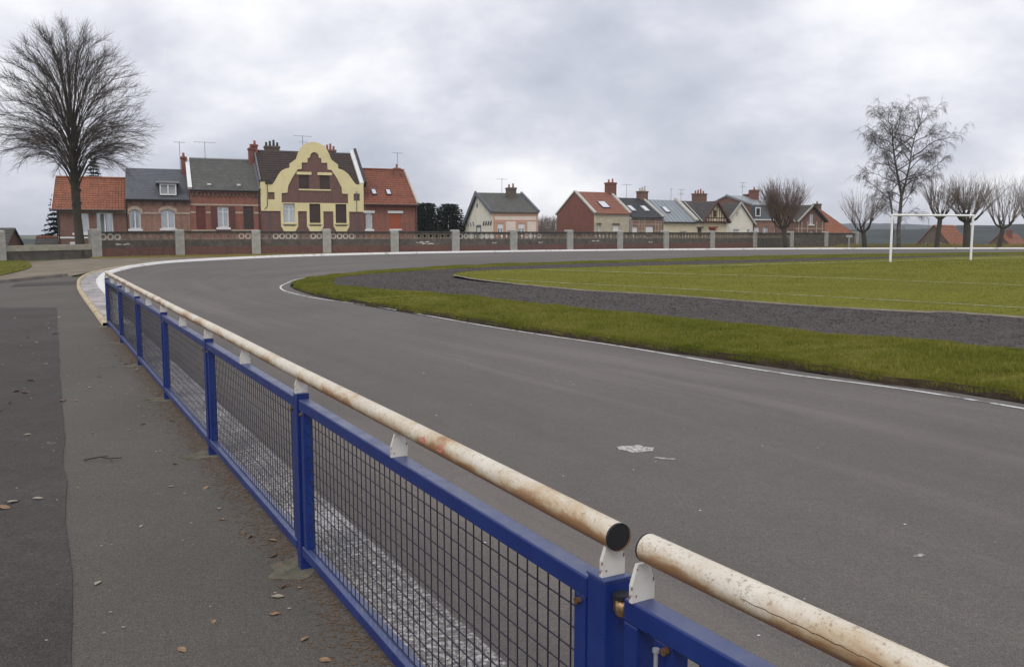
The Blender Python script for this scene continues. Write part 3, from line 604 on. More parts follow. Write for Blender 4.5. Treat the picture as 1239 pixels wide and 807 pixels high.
MB().tube([(-0.058, 0.006, 0.786), (-0.058, 0.006, 0.792), (-0.058, 0.006, 0.822)], [0.010, 0.015, 0.015], 14).build('latch_bolt', M['brass'], lt, smooth=True); MB().tube([(-0.058, 0.006, 0.827), (-0.058, 0.006, 0.836)], 0.019, 14).build('latch_cap', M['black_cap'], lt)
# the next section, starting right after the gap
gate = empty('safety_fence', (PA[0], PA[1], 0.006), frz+math.radians(2.35))
tag(gate, 'blue mesh fence section with cracked rusty white handrail starting just past the latch', 'fence', 'blue fence sections along the track edge')
gx = -0.085
m = MB(); m.box(-2.62, gx, -0.026, 0.026, 0.785, 0.835); m.box(-2.62, gx, -0.030, 0.030, 0.082, 0.128); m.box(gx-0.045, gx, -0.0255, 0.0255, 0.03, 0.785); m.box(gx-0.150, gx-0.095, -0.022, 0.022, 0.128, 0.785); m.box(-2.55, -2.50, -0.022, 0.022, 0.128, 0.785)
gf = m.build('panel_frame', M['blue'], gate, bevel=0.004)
w = MB(); r = 0.0016
for k in range(1, 43): u = gx-0.150-k*0.0527; w.box(u-r, u+r, -0.006, -0.002, 0.126, 0.787)
for k in range(13): z = 0.132+k*0.0542; w.box(-2.50, gx-0.150, -0.002, 0.002, z-r, z+r)
tag(w.build('wire_mesh', M['wire'], gf), kind='stuff')
MB().tube([(gx-0.118, 0.036, 0.772), (gx-0.118, 0.036, 0.0)], 0.0045, 10).tube([(gx-0.118, 0.036, 0.768), (gx-0.118, 0.036, 0.775)], 0.0075, 10).build('drop_rod', M['galv'], gate, smooth=False)
MB().tube([(gx-0.138, 0.024, 0.776), (gx-0.138, 0.036, 0.776)], 0.008, 8).build('bolt', M['rusty_bolt'], gate)
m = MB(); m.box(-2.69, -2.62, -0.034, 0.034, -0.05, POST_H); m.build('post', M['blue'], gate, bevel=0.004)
f = footing_mesh().build('footing', M['moss_conc'], gate); f.location = (-2.65, 0.05, 0)
for u in (gx-0.028, -1.3, -2.6): add_bracket(gate, u, 0, 0.834)
R2 = [(-0.128 - 0.0415*k, 0, RAIL_Z) for k in range(62)]
hr2 = MB().tube(R2, 0.0305, 28, cap=False).build('handrail', M['rail'], gate, smooth=True)
MB().tube([(-0.130, 0, RAIL_Z), (-0.136, 0, RAIL_Z)], 0.0292, 28).build('end_cap', M['black_cap'], hr2)
MB().tube([(-0.1265, 0, RAIL_Z), (-0.131, 0, RAIL_Z)], 0.0309, 28, cap=False).build('rail_rim', M['black_cap'], hr2, smooth=True)
cm = MB(); cp = []
for k in range(90):
    x = -0.42-k*0.011; a = 0.12+0.05*math.sin(k*0.11)+0.03*math.sin(k*1.7)+0.02*math.sin(k*3.1); cp.append((x, a))
for (x0, a0), (x1, a1) in zip(cp, cp[1:]):
    q = lambda x, a: (x, 0.0310*math.cos(a), RAIL_Z+0.0310*math.sin(a)); cm.quad(q(x0, a0), q(x1, a1), q(x1, a1+0.045), q(x0, a0+0.045))
cm.build('paint_crack', M['rusty_bolt'], hr2)
dab(hr, 0.975, loc[1][1]*0.38, 0.024, 0.012); dab(hr, 0.845, loc[1][1]*0.34, 0.027, 0.015)

# ------------------------------------------------------------------ goal
p0 = Vector((19.47, 44.85, g(44.85)+0.13)); p1 = Vector((25.0, 47.5, g(47.5)+0.13))
goal = empty('football_goal', p0); tag(goal, 'white metal football goal without a net on the pitch', 'goal')
dv = p1-p0; GH = 2.28
MB().tube([(0, 0, -0.1), (0, 0, GH)], 0.06, 14).build('post', M['goal'], goal, smooth=False)
MB().tube([(dv.x, dv.y, dv.z-0.1), (dv.x, dv.y, dv.z+GH)], 0.06, 14).build('post', M['goal'], goal, smooth=False)
ddn = Vector((dv.x, dv.y, dv.z)).normalized()
MB().tube([tuple(Vector((0, 0, GH+0.055)) - ddn*0.06), tuple(dv + Vector((0, 0, GH+0.055)) + ddn*0.06)], 0.058, 14).build('crossbar', M['goal'], goal, smooth=False)

# ------------------------------------------------------------------ pillared wall along the far side
wall = empty('boundary_wall', (pil[2][0], pil[2][1], g(pil[2][1])))
tag(wall, 'long weathered wall with concrete pillars, openwork rings and brick base around the track', 'wall')
WO = Vector(wall.location)
def wp(x, y, z=0.0): return Vector((x, y, g(y)+z)) - WO
PH = 1.68
pillar_me = None
for i, (x, y) in enumerate(pil):
    nx_p = pil[min(i+1, len(pil)-1)]; pv = pil[max(i-1, 0)]; ang = math.atan2(nx_p[1]-pv[1], nx_p[0]-pv[0])
    if pillar_me is None:
        m = MB(); m.box(-0.29, 0.29, -0.27, 0.27, -0.15, PH-0.05)
        top = [(-0.29, -0.27), (0.29, -0.27), (0.29, 0.27), (-0.29, 0.27)]
        for k in range(4):
            a, b = top[k], top[(k+1) % 4]; m.quad((*a, PH-0.05), (*b, PH-0.05), (b[0]*0.8, b[1]*0.8, PH), (a[0]*0.8, a[1]*0.8, PH))
        m.quad(*[(q[0]*0.8, q[1]*0.8, PH) for q in top])
        o = m.build('pillar', M['concrete'], wall, bevel=0.015); pillar_me = o
    else: o = pillar_me.copy(); C.objects.link(o)
    o.parent = wall; o.location = wp(x, y, RNG.uniform(-0.04, 0.05)); o.rotation_euler = (RNG.normal(0, 0.006), RNG.normal(0, 0.006), ang)
def ring(m, cx, cz, ro, ri, y0, y1, Mx, k=10):
    outp = [(cx+ro*math.cos(2*PI*i/k), cz+ro*math.sin(2*PI*i/k)) for i in range(k)]; inp = [(cx+ri*math.cos(2*PI*i/k), cz+ri*math.sin(2*PI*i/k)) for i in range(k)]
    T = lambda q, y: tuple(Mx @ Vector((q[0], y, q[1])))
    for i in range(k):
        j = (i+1) % k
        m.quad(T(outp[i], y0), T(outp[j], y0), T(inp[j], y0), T(inp[i], y0)); m.quad(T(outp[i], y1), T(inp[i], y1), T(inp[j], y1), T(outp[j], y1))
        m.quad(T(inp[i], y0), T(inp[j], y0), T(inp[j], y1), T(inp[i], y1)); m.quad(T(outp[i], y0), T(outp[i], y1), T(outp[j], y1), T(outp[j], y0))
WHITE = {2: [0, 1, 2], 3: [8, 9, 10], 4: [2, 3, 4, 5, 8, 9], 5: [0, 1, 2, 3], 7: [0, 1, 2, 4, 5, 6], 8: [2, 3, 5]}
for i in range(len(pil)-1):
    a = wp(*pil[i]); b = wp(*pil[i+1]); d = b-a; L = math.hypot(d.x, d.y); ang = math.atan2(d.y, d.x); slope = d.z/L
    Sh = Matrix(((1, 0, 0, 0), (0, 1, 0, 0), (slope, 0, 1, 0), (0, 0, 0, 1)))
    Mx = Matrix.Translation(a) @ Matrix.Rotation(ang, 4, 'Z') @ Sh; e = 0.28
    if i < 2:
        MB().box(e, L-e, -0.11, 0.11, -0.2, 0.46, Mx).build('wall_panel', M['dark_conc'], wall)
        MB().box(e, L-e, -0.15, 0.15, 0.46, 0.80, Mx).build('wall_coping', M['beige_conc'], wall, bevel=0.02)
        continue
    hs = RNG.uniform(-0.02, 0.02)
    MB().box(e, L-e, -0.12, 0.12, -0.2, 0.55, Mx).build('brick_base', M['brick_wall' if i < 13 else 'dark_conc'], wall)
    MB().box(e, L-e, -0.10, 0.10, 0.55, 1.00, Mx).build('wall_panel', M['dark_conc'], wall)
    MB().box(e, L-e, -0.14, 0.14, 1.43+hs, 1.55+hs, Mx).build('wall_coping', M['dark_coping'], wall, bevel=0.02)
    if i >= 14:
        MB().box(e, L-e, -0.09, 0.09, 1.0, 1.43+hs, Mx).build('wall_panel', M['dark_conc'], wall); continue
    m = MB(); mw = MB(); n = int((L-2*e)/0.42); st = (L-2*e)/n
    for k in range(n):
        mm = mw if k in WHITE.get(i, []) else m; cx = e+(k+0.5)*st
        ring(mm, cx, 1.215+hs/2, 0.205, 0.125, -0.05, 0.05, Mx)
        if k: 
            x = e+k*st
            for zq in (1.04, 1.39+hs): m.box(x-0.09, x+0.09, -0.045, 0.045, zq-0.05, zq+0.05, Mx)
    tag(m.build('openwork', M['openwork'], wall), kind='stuff')
    if mw.v: tag(mw.build('openwork', M['openwork_white'], wall), kind='stuff')
    if i in (2, 6, 7, 8, 9, 10):     # bare patches where the render fell off
        for k in range(RNG.integers(1, 4)):
            u = RNG.uniform(e+0.3, L-e-1.2); w_ = RNG.uniform(0.25, 1.0); z = RNG.uniform(0.66, 0.92)
            pts = [(u+w_*t, z+0.04*math.sin(9*t+k)) for t in np.linspace(0, 1, 7)] + [(u+w_*t, z-0.03-0.05*abs(math.sin(7*t+k))) for t in np.linspace(1, 0, 7)]
            MB().prism(pts, (), -0.106, -0.098, map=lambda x, z, y: tuple(Mx @ Vector((x, y, z)))).build('render_patch', M['openwork_white'], wall)

# ------------------------------------------------------------------ houses
ZB = 0.28
class Row:
    def __init__(s, P, a): s.P = Vector((*P, ZB)); s.a = math.radians(a); s.u = Vector((math.cos(s.a), math.sin(s.a), 0)); s.n = Vector((-math.sin(s.a), math.cos(s.a), 0))
    def root(s, name, t, label, off=0.0, group=None, cat='house'): return tag(empty(name, s.P+s.u*t+s.n*off, s.a), label, cat, group)
def rect(r): x0, x1, z0, z1 = r; return [(x0, z0), (x1, z0), (x1, z1), (x0, z1)]
def arch(r, rise=0.16, k=7):
    x0, x1, z0, z1 = r
    return [(x0, z0), (x1, z0)] + [(x1+(x0-x1)*t, z1-rise+rise*math.sin(PI*(0.5*0+t))) for t in np.linspace(0, 1, k)]
def shell(root, front, holes, D, m, W=None, prof=None, name='wall'):
    """front: polygon in (x,z) with holes; prof: side profile polygon in (y,z); hollow behind the openings"""
    mb = MB(); mb.prism(front, holes, 0.0, 0.16, back=False)
    xs_ = [q[0] for q in front]; x0, x1 = min(xs_), max(xs_)
    if prof:
        for x in (x0, x1):
            i = len(mb.v); mb.v += [(x, y, z) for y, z in prof]; mb.f.append(tuple(range(i, i+len(prof))))
        yb = max(y for y, z in prof); zb = max(z for y, z in prof if y == yb); mb.quad((x0, yb, -0.4), (x1, yb, -0.4), (x1, yb, zb), (x0, yb, zb))
    o = mb.build(name, m, root)
    ib = MB(); z1 = max(z for x, z in front)*0.6
    ib.quad((x0+0.1, 0.9, -0.3), (x1-0.1, 0.9, -0.3), (x1-0.1, 0.9, z1), (x0+0.1, 0.9, z1)); ib.build('inner_wall', M['interior'], root)
    return o
def box_house(root, W, D, he, hr, holes, m, yr=None, heb=None):
    yr = yr or D/2; heb = he if heb is None else heb
    return shell(root, [(0, -0.4), (W, -0.4), (W, he), (0, he)], holes, D, m, W, [(0, -0.4), (D, -0.4), (D, heb), (yr, hr-0.05), (0, he)])
def courses(y0, z0, y1, z1, step=0.32, lip=0.03):
    """stepped line from eave to ridge"""
    L = math.hypot(y1-y0, z1-z0); n = max(3, int(L/step)); ny, nz = -(z1-z0)/L, (y1-y0)/L
    if nz < 0: ny, nz = -ny, -nz
    out = []
    for k in range(n):
        a, b = k/n, (k+1)/n
        out += [(y0+(y1-y0)*a+ny*lip, z0+(z1-z0)*a+nz*lip), (y0+(y1-y0)*b, z0+(z1-z0)*b)]
    return out
def roof_x(root, x0, x1, yf, zf, yr, zr, yb, zb, m, th=0.12, step=0.32, name='roof', lip=0.03):
    f = courses(yf, zf, yr, zr, step, lip); b = courses(yb, zb, yr, zr, step, lip)[::-1]
    poly = f + b[1:] + [(yb, zb-th), (yr, zr-th*1.2), (yf, zf-th)]
    return MB().prism(poly, (), x0, x1, map=lambda y, z, x: (x, y, z)).build(name, m, root)
def roof_y(root, xl, zl, xp, zp, xr, zr, y0, y1, m, th=0.12, step=0.32, name='roof'):
    f = courses(xl, zl, xp, zp, step); b = courses(xr, zr, xp, zp, step)[::-1]
    poly = f + b[1:] + [(xr, zr-th), (xp, zp-th*1.2), (xl, zl-th)]
    return MB().prism(poly, (), y0, y1).build(name, m, root)
def bars(root, name, segs, w, h, m): 
    mb = MB()
    for a, b in segs: mb.bar(a, b, w, h)
    return mb.build(name, m, root)
def window(root, r, fm='white', mull=1, transom=0.72, curtain=True, y=0.10, sill=True, sill_m='white', arched=0.0, fw=0.075, lintel=None, sub=None, cur_frac=1.0):
    x0, x1, z0, z1 = r; outp = arch(r, arched) if arched else rect(r)
    inn = (x0+fw, x1-fw, z0+fw, z1-fw); inp = arch(inn, arched) if arched else rect(inn)
    mb = MB().prism(outp, [inp], y, y+0.06)
    for k in range(mull):
        xm = x0+(x1-x0)*(k+1)/(mull+1); mb.box(xm-0.045, xm+0.045, y-0.006, y+0.05, z0+fw, z1-fw+ (0 if not arched else 0))
    if transom: zt = z0+(z1-z0)*transom; mb.box(x0+fw, x1-fw, y-0.003, y+0.047, zt-0.03, zt+0.03)
    o = mb.build('window', M[fm], root)
    mp = MB(); mp.prism(inp, (), y+0.03, y+0.034); mp.build('pane', M['glass'], o)
    if curtain:
        mc = MB(); n = 14
        for (c0, c1) in ((x0+fw, x0+(x1-x0)*0.5*cur_frac), (x1-(x1-x0)*0.5*cur_frac, x1-fw)):
            for k in range(n):
                a, b = c0+(c1-c0)*k/n, c0+(c1-c0)*(k+1)/n; ya = y+0.12+0.02*(k % 2); yb_ = y+0.12+0.02*((k+1) % 2)
                mc.quad((a, ya, z0), (b, yb_, z0), (b, yb_, z1), (a, ya, z1))
        mc.build('curtain', M['curtain'], o)
    if sill: MB().box(x0-0.12, x1+0.12, -0.10, y, z0-0.16, z0-0.004).build('sill', M[sill_m], o)
    if lintel: MB().box(x0-0.2, x1+0.2, -0.05, 0.02, z1+0.004, z1+0.2).build('lintel', M[lintel], o)
    return o
def panel(root, name, r, m, y=0.06, boards=4, th=0.05):
    """shutter or door leaf of vertical boards"""
    x0, x1, z0, z1 = r; mb = MB(); n = boards
    for k in range(n):
        a, b = x0+(x1-x0)*k/n, x0+(x1-x0)*(k+1)/n; mb.box(a+0.006, b-0.006, y, y+th, z0, z1)
    mb.box(x0, x1, y+0.012, y+th+0.02, z0, z1)
    for zq in (0.18, 0.82): zc = z0+(z1-z0)*zq; mb.box(x0, x1, y-0.02, y, zc-0.04, zc+0.04)
    return mb.build(name, m, root)
def roller(root, r, frac, m='shutter_white', y=0.07):
    x0, x1, z0, z1 = r; zc = z1-(z1-z0)*frac; o = window(root, r, curtain=False, sill=False, transom=0, y=0.10)
    mb = MB(); n = 9
    for k in range(n):
        a, b = zc+(z1-zc)*k/n, zc+(z1-zc)*(k+1)/n; mb.box(x0, x1, y, y+0.02, a+0.004, b-0.004)
    mb.box(x0, x1, y+0.006, y+0.028, zc, z1); mb.build('roller_shutter', M[m], o); return o
def chimney(roof, x0, x1, y0, y1, z0, z1, m, pots=2, pot_m='pot', name='chimney'):
    mb = MB(); mb.box(x0, x1, y0, y1, z0, z1-0.16); mb.box(x0-0.06, x1+0.06, y0-0.06, y1+0.06, z1-0.16, z1-0.05); mb.box(x0-0.02, x1+0.02, y0-0.02, y1+0.02, z1-0.05, z1)
    mb.build(name, m, roof)
    for k in range(pots):
        cx = x0+(x1-x0)*(k+0.5)/pots; cy = (y0+y1)/2; h = 0.32+0.1*((k*7) % 3)
        MB().tube([(cx, cy, z1-0.02), (cx, cy, z1+h*0.85), (cx, cy, z1+h)], [0.11, 0.085, 0.10], 8).build('chimney_pot', M[pot_m], roof)
def antenna(roof, x, y, z0, z1, w=0.9, two=False):
    mb = MB(); mb.tube([(x, y, z0-0.4), (x, y, z1)], 0.022, 6); mb.tube([(x-w*0.55, y-0.1, z1-0.06), (x+w*0.55, y+0.1, z1-0.06)], 0.014, 5)
    for k in range(7): q = -0.5+k/6; mb.tube([(x+q*w, y-0.22, z1-0.055), (x+q*w, y+0.22, z1-0.055)], 0.009, 4)
    if two:
        mb.tube([(x-0.3, y, z1-0.55), (x+0.4, y, z1-0.55)], 0.012, 5)
        for k in range(5): q = -0.3+0.7*k/4; mb.tube([(x+q, y, z1-0.72), (x+q, y, z1-0.38)], 0.008, 4)
    mb.build('antenna', M['mast'], roof)
def skylight(roof, x0, x1, f0, f1, fy, z_of, frame='dark_trim', pane='sky_glass'):
    """on the front slope between fractions f0..f1; fy, z_of: slope functions"""
    y0, y1 = fy(f0), fy(f1); z0, z1 = z_of(f0), z_of(f1); d = Vector((0, y1-y0, z1-z0)); L = d.length; d.normalize(); nrm = Vector((0, -d.z, d.y))
    Mx = Matrix(((1, 0, 0, 0), (0, d.y, nrm.y, y0), (0, d.z, nrm.z, z0), (0, 0, 0, 1)))
    o = MB(); o.box(x0, x1, 0, L, -0.05, 0.09, Mx); f = o.build('skylight', M[frame], roof)
    o = MB(); o.box(x0+0.07, x1-0.07, 0.07, L-0.07, 0.09, 0.105, Mx); o.build('skylight_pane', M[pane], roof)
def gutter(root, x0, x1, y, z, m='grey_trim', pipe=None, zb=0.0):
    MB().tube([(x0, y, z), (x1, y, z)], 0.06, 8).build('gutter', M[m], root)
    if pipe is not None: MB().tube([(pipe, -0.06, z), (pipe, -0.06, zb)], 0.045, 8).build('downpipe', M[m], root)
def band(root, name, x0, x1, z0, z1, m, pr=0.03): return MB().box(x0, x1, -pr, 0.02, z0, z1).build(name, M[m], root)
def band_gaps(root, name, x0, x1, z0, z1, m, gaps, pr=0.03):
    """a band interrupted by openings"""
    cur = x0
    for a, b in sorted(gaps)+[(x1, x1)]:
        if a-cur > 0.05: band(root, name, cur, a, z0, z1, m, pr)
        cur = max(cur, b)
RA = Row((-33, 64), 22); RB = Row((-1.86, 85), 20); RC = Row((8.43, 90), 30); RD = Row((29.72, 103), 20)

# red tiled cottage behind the big tree
h = RA.root('brick_cottage', -0.19, 'small brick cottage with bright orange tiled roof behind the tall bare tree'); W = 4.62
ho = [(1.06, 2.06, 1.51, 2.95), (2.58, 3.69, 1.52, 2.99)]
box_house(h, W, 7.5, 3.3, 5.66, [rect(q) for q in ho], M['brick_a'])
rf = roof_x(h, -0.32, W-0.05, -0.28, 3.20, 3.75, 5.72, 7.7, 3.2, M['tile_orange'])
for q in ho: window(h, q, transom=0.0 if q[0] > 2 else 0.85)
band(h, 'fascia', 0.02, W-0.02, 2.98+0.03, 3.2, 'stone_band'); band(h, 'plinth_band', 0.0, 2.2, 1.1, 1.22, 'white', 0.05); panel(h, 'cellar_hatch', (0.74, 1.52, 0.40, 0.84), M['white'], -0.05, 2)
gutter(h, -0.3, W-0.1, -0.30, 3.16, 'dark_trim', 0.06, 0.2)
bars(h, 'verge_board', [((-0.34, -0.3, 3.16), (-0.34, 3.75, 5.70))], 0.05, 0.2, M['white'])
MB().tube([(-0.3, 3.75, 5.76), (W-0.05, 3.75, 5.76)], 0.10, 8).build('ridge_tiles', M['tile_orange'], rf)

# slate house with dormer
h = RA.root('slate_house', 4.43, 'pale brick house with blue slate roof, small dormer and two arched windows'); W = 4.5
wA, wB = (0.20, 0.98, 1.81, 3.26), (2.40, 3.38, 1.85, 3.30)
box_house(h, W, 8, 4.1, 6.56, [arch(wA), arch(wB)], M['brick_b'])
rf = roof_x(h, -0.02, W-0.02, -0.25, 4.02, 4.0, 6.60, 8.2, 4.02, M['slate_blue'], step=0.25, lip=0.012)
for q in (wA, wB): window(h, q, transom=0.0, arched=0.16, cur_frac=0.55 if q[0] < 1 else 0.9)
for q in (wA, wB):
    o = arch((q[0]-0.16, q[1]+0.16, q[3]-0.35, q[3]+0.26), 0.26, 9); i_ = arch((q[0]-0.004, q[1]+0.004, q[3]-0.35, q[3]+0.004), 0.17, 9)
    pl = o[2:] + i_[2:][::-1]
    MB().prism([(o[1][0], o[1][1])] + o[2:] + [o[0]] + [i_[0]] + i_[2:][::-1] + [i_[1]], (), -0.05, 0.01).build('window_arch', M['stone_band'], h)
band_gaps(h, 'stone_band', 0.0, W, 2.94, 3.06, 'stone_band', [(0.02, 1.16), (2.2, 3.56)]); band(h, 'cornice', 0.0, W, 3.90, 4.05, 'dark_trim', 0.1)
mb = MB()
for k in range(6): x = 0.35+k*0.78; mb.box(x-0.06, x+0.06, -0.14, 0.0, 3.62, 3.92)
tag(mb.build('corbels', M['brick_dark'], h), kind='stuff')
gutter(h, 0.0, W, -0.3, 4.0, 'dark_trim', 0.05, 0.3)
dm_ = MB(); dm_.box(2.36, 3.62, 0.20, 2.6, 4.42, 5.26); dr = dm_.build('dormer', M['slate_blue'], h)
mb = MB(); mb.box(2.13, 3.80, -0.05, 3.0, 5.27, 5.40); mb.build('dormer_roof', M['grey_trim'], dr)
mb = MB().prism(rect((2.40, 3.58, 4.36, 5.22)), [rect((2.5, 2.94, 4.46, 5.12)), rect((3.04, 3.48, 4.46, 5.12))], 0.08, 0.20); mb.build('dormer_window', M['white'], dr)
MB().box(2.48, 3.5, 0.17, 0.19, 4.44, 5.14).build('dormer_pane', M['curtain'], dr)
chimney(rf, 4.08, 4.48, 3.2, 3.9, 5.6, 7.55, M['brick_e'], 1); antenna(rf, 4.02, 3.6, 6.3, 8.75, 0.8)

# mossy roof, shuttered red brick house
h = RA.root('shuttered_house', 8.95, 'red brick house with mossy grey slate roof, toothed cornice and closed shutters'); W = 5.2
win = (1.97, 2.79, 1.94, 3.54); dl_, sr = (0.42, 1.09, 1.78, 3.54), (3.91, 4.66, 1.81, 3.58)
box_house(h, W, 8, 4.8, 7.4, [rect(win), rect(dl_), rect(sr)], M['brick_c'])
rf = roof_x(h, 0.12, W-0.05, -0.15, 4.80, 4.0, 7.46, 8.2, 4.7, M['slate_grey'], step=0.25, lip=0.012)
window(h, win, transom=0.75); panel(h, 'door', dl_, M['red_wood'], 0.06); panel(h, 'shutter', sr, M['brown_wood'], 0.06)
panel(h, 'shutter', (1.50, 1.93, 1.92, 3.55), M['timber'], -0.06, 2); panel(h, 'shutter', (2.83, 3.26, 1.92, 3.55), M['timber'], -0.06, 2)
band(h, 'stone_band', 0.0, W, 3.62, 3.74, 'stone_band'); band_gaps(h, 'stone_band', 0.0, W, 3.02, 3.16, 'stone_band', [(0.38, 1.13), (1.46, 3.3), (3.87, 4.7)]); band_gaps(h, 'stone_band', 0.0, W, 1.66, 1.76, 'stone_band', [(1.8, 2.95)])
band(h, 'cornice', 0.0, W, 4.58, 4.74, 'brick_e', 0.12)
mb = MB()
for k in range(17): x = 0.2+k*0.3; mb.box(x-0.07, x+0.07, -0.10, 0.0, 4.34, 4.58)
tag(mb.build('dentils', M['brick_dark'], h), kind='stuff')
gutter(h, 0.0, W, -0.2, 4.78, 'dark_trim', W-0.1, 0.3)
bars(h, 'parapet_coping', [((0.03, -0.15, 4.90), (0.03, 4.0, 7.52))], 0.3, 0.2, M['white'])
bars(h, 'verge_coping', [((W-0.02, -0.15, 4.90), (W-0.02, 4.0, 7.52))], 0.14, 0.14, M['slate_trim'])
MB().tube([(0.1, 4.0, 7.50), (W-0.05, 4.0, 7.50)], 0.08, 8).build('ridge_tiles', M['grey_trim'], rf)
sl = (lambda f: -0.15+4.15*f, lambda f: 4.84+2.66*f)
skylight(rf, 1.30, 1.62, 0.10, 0.16, *sl, 'grey_trim', 'pale_trim'); skylight(rf, 3.5, 3.82, 0.10, 0.16, *sl, 'grey_trim', 'pale_trim')
antenna(rf, 1.42, 3.9, 7.2, 8.85, 1.5); chimney(rf, 4.78, 5.18, 3.4, 4.0, 6.9, 8.45, M['brick_e'], 1)

# the house with the shaped yellow gable
h = RA.root('gabled_house', 14.17, 'plum brick house with curvy yellow painted gable and dark brown roof'); W = 8.24
OUT = [(0.02, 3.25), (0.02, 5.51), (0.40, 5.51), (0.40, 5.34), (0.95, 5.35), (1.12, 5.55), (1.24, 5.75), (1.41, 6.06), (1.59, 6.32), (1.78, 6.48), (1.99, 6.58), (2.32, 6.68), (2.33, 7.0), (2.56, 7.15), (2.84, 7.37), (2.92, 7.6), (3.0, 7.83), (3.2, 8.23), (3.40, 8.46), (3.64, 8.62), (3.93, 8.72), (4.24, 8.75), (4.55, 8.72), (4.84, 8.63), (5.08, 8.47), (5.27, 8.25), (5.48, 7.86), (5.56, 7.62), (5.66, 7.40), (5.92, 7.2), (6.17, 7.03), (6.18, 6.72), (6.55, 6.60), (6.78, 6.47), (7.01, 6.27), (7.22, 5.98), (7.41, 5.70), (7.60, 5.47), (7.90, 5.46), (7.90, 5.56), (8.22, 5.56), (8.22, 3.25)]
SUR = [(5.71, 7.0), (3.58, 4.9), (1.53, 2.88)]
LOW = []
for a, b in SUR: LOW += [(b, 3.25), (b, 2.05), (b-0.24, 1.64), (a+0.22, 1.64), (a, 2.05), (a, 3.25)]
INN = [(1.63, 3.92), (1.65, 4.66), (2.1, 4.70), (2.17, 5.22), (2.53, 5.91), (2.94, 6.55), (3.27, 6.60), (3.28, 7.1), (3.74, 7.11), (3.75, 7.46), (3.93, 7.51), (3.99, 7.74), (4.12, 7.90), (4.29, 7.96), (4.47, 7.90), (4.61, 7.76), (4.66, 7.52), (4.84, 7.48), (4.85, 7.13), (5.31, 7.14), (5.32, 6.62), (5.65, 6.56), (6.08, 5.91), (6.43, 5.19), (6.47, 4.70), (6.93, 4.68), (6.94, 3.92)]
ws = [(1.75, 2.64, 2.32, 3.85), (3.79, 4.67, 2.32, 3.86), (5.89, 6.78, 2.32, 3.86)]; us = [(3.03, 3.83, 5.03, 6.15), (4.68, 5.48, 5.03, 6.15)]
FR = [(0.0, -0.4), (W, -0.4), (W, 5.3)] + [(x*0.998+0.008, z-0.10) for x, z in OUT[1:-1]][::-1][3:-3] + [(0.0, 5.3)]
shell(h, FR, [rect(q) for q in ws+us], 8, M['brick_d'], W, [(0.0, -0.4), (8, -0.4), (8, 5.4), (4.0, 8.3), (0.3, 5.4)])
sq = [rect((0.60, 1.10, 4.15, 4.72)), rect((7.40, 7.90, 4.15, 4.72))]
MB().prism(OUT + LOW, [INN] + sq + [rect(q) for q in ws], -0.07, 0.012).build('gable_trim', M['yellow'], h)
for k, q in enumerate(ws):
    if k == 0: window(h, q, transom=0.7, sill=False)
    else: panel(h, 'shutter', q, M['brown_wood'], 0.04, 4)
    MB().box(q[0]-0.12, q[1]+0.12, -0.14, -0.07, q[2]-0.10, q[2]-0.02).build('sill', M['yellow'], h); MB().box(q[0], q[1], -0.085, -0.07, q[2]-0.24, q[2]-0.16).build('sill_shadow_strip', M['brown_wood'], h)  # solid dark strip stands in for a shadow line below the sill
for q in us: panel(h, 'shutter', q, M['brown_wood'], 0.06, 4); MB().box(q[0]-0.17, q[1]+0.2, -0.06, 0.0, q[3]+0.004, q[3]+0.22).build('lintel', M['yellow'], h)
MB().box(3.0, 5.54, -0.06, 0.0, 4.91, 5.02).build('sill', M['yellow'], h)
rf = roof_x(h, 0.02, W-0.25, 0.22, 5.50, 4.0, 8.36, 8.2, 5.4, M['tile_brown'])
bars(h, 'verge_coping', [((W-0.10, 0.1, 5.52), (W-0.10, 4.0, 8.50))], 0.34, 0.22, M['white'])
bars(h, 'party_wall', [((W+0.16, 0.1, 5.50), (W+0.16, 4.0, 8.56))], 0.2, 0.5, M['slate_black'])
bars(h, 'verge_board', [((0.05, 0.2, 5.62), (0.05, 4.0, 8.42))], 0.12, 0.16, M['slate_trim'])
chimney(rf, 0.95, 2.15, 4.3, 4.9, 7.9, 8.75, M['brick_dark'], 4, 'dark_trim'); chimney(rf, 5.75, 6.85, 4.3, 4.9, 7.9, 8.62, M['brick_a'], 4); chimney(rf, -0.12, 0.28, 3.5, 4.1, 7.7, 8.75, M['brick_e'], 1)
antenna(rf, 4.05, 4.2, 8.2, 9.7, 1.4, True)
MB().tube([(0.55, -0.1, 5.6), (0.55, -0.1, 4.5), (0.50, -0.1, 3.6), (0.30, -0.1, 3.4)], 0.025, 6).build('cable', M['dark_trim'], h); MB().box(0.40, 0.85, -0.18, -0.08, 5.42, 5.66).build('meter_box', M['dark_trim'], h)
MB().tube([(7.62, -0.1, 4.9), (7.62, -0.1, 1.2)], 0.03, 6).build('downpipe', M['slate_trim'], h); MB().tube([(0.62, -0.05, 3.2), (0.62, -0.05, 0.4)], 0.04, 6).build('downpipe', M['slate_trim'], h)

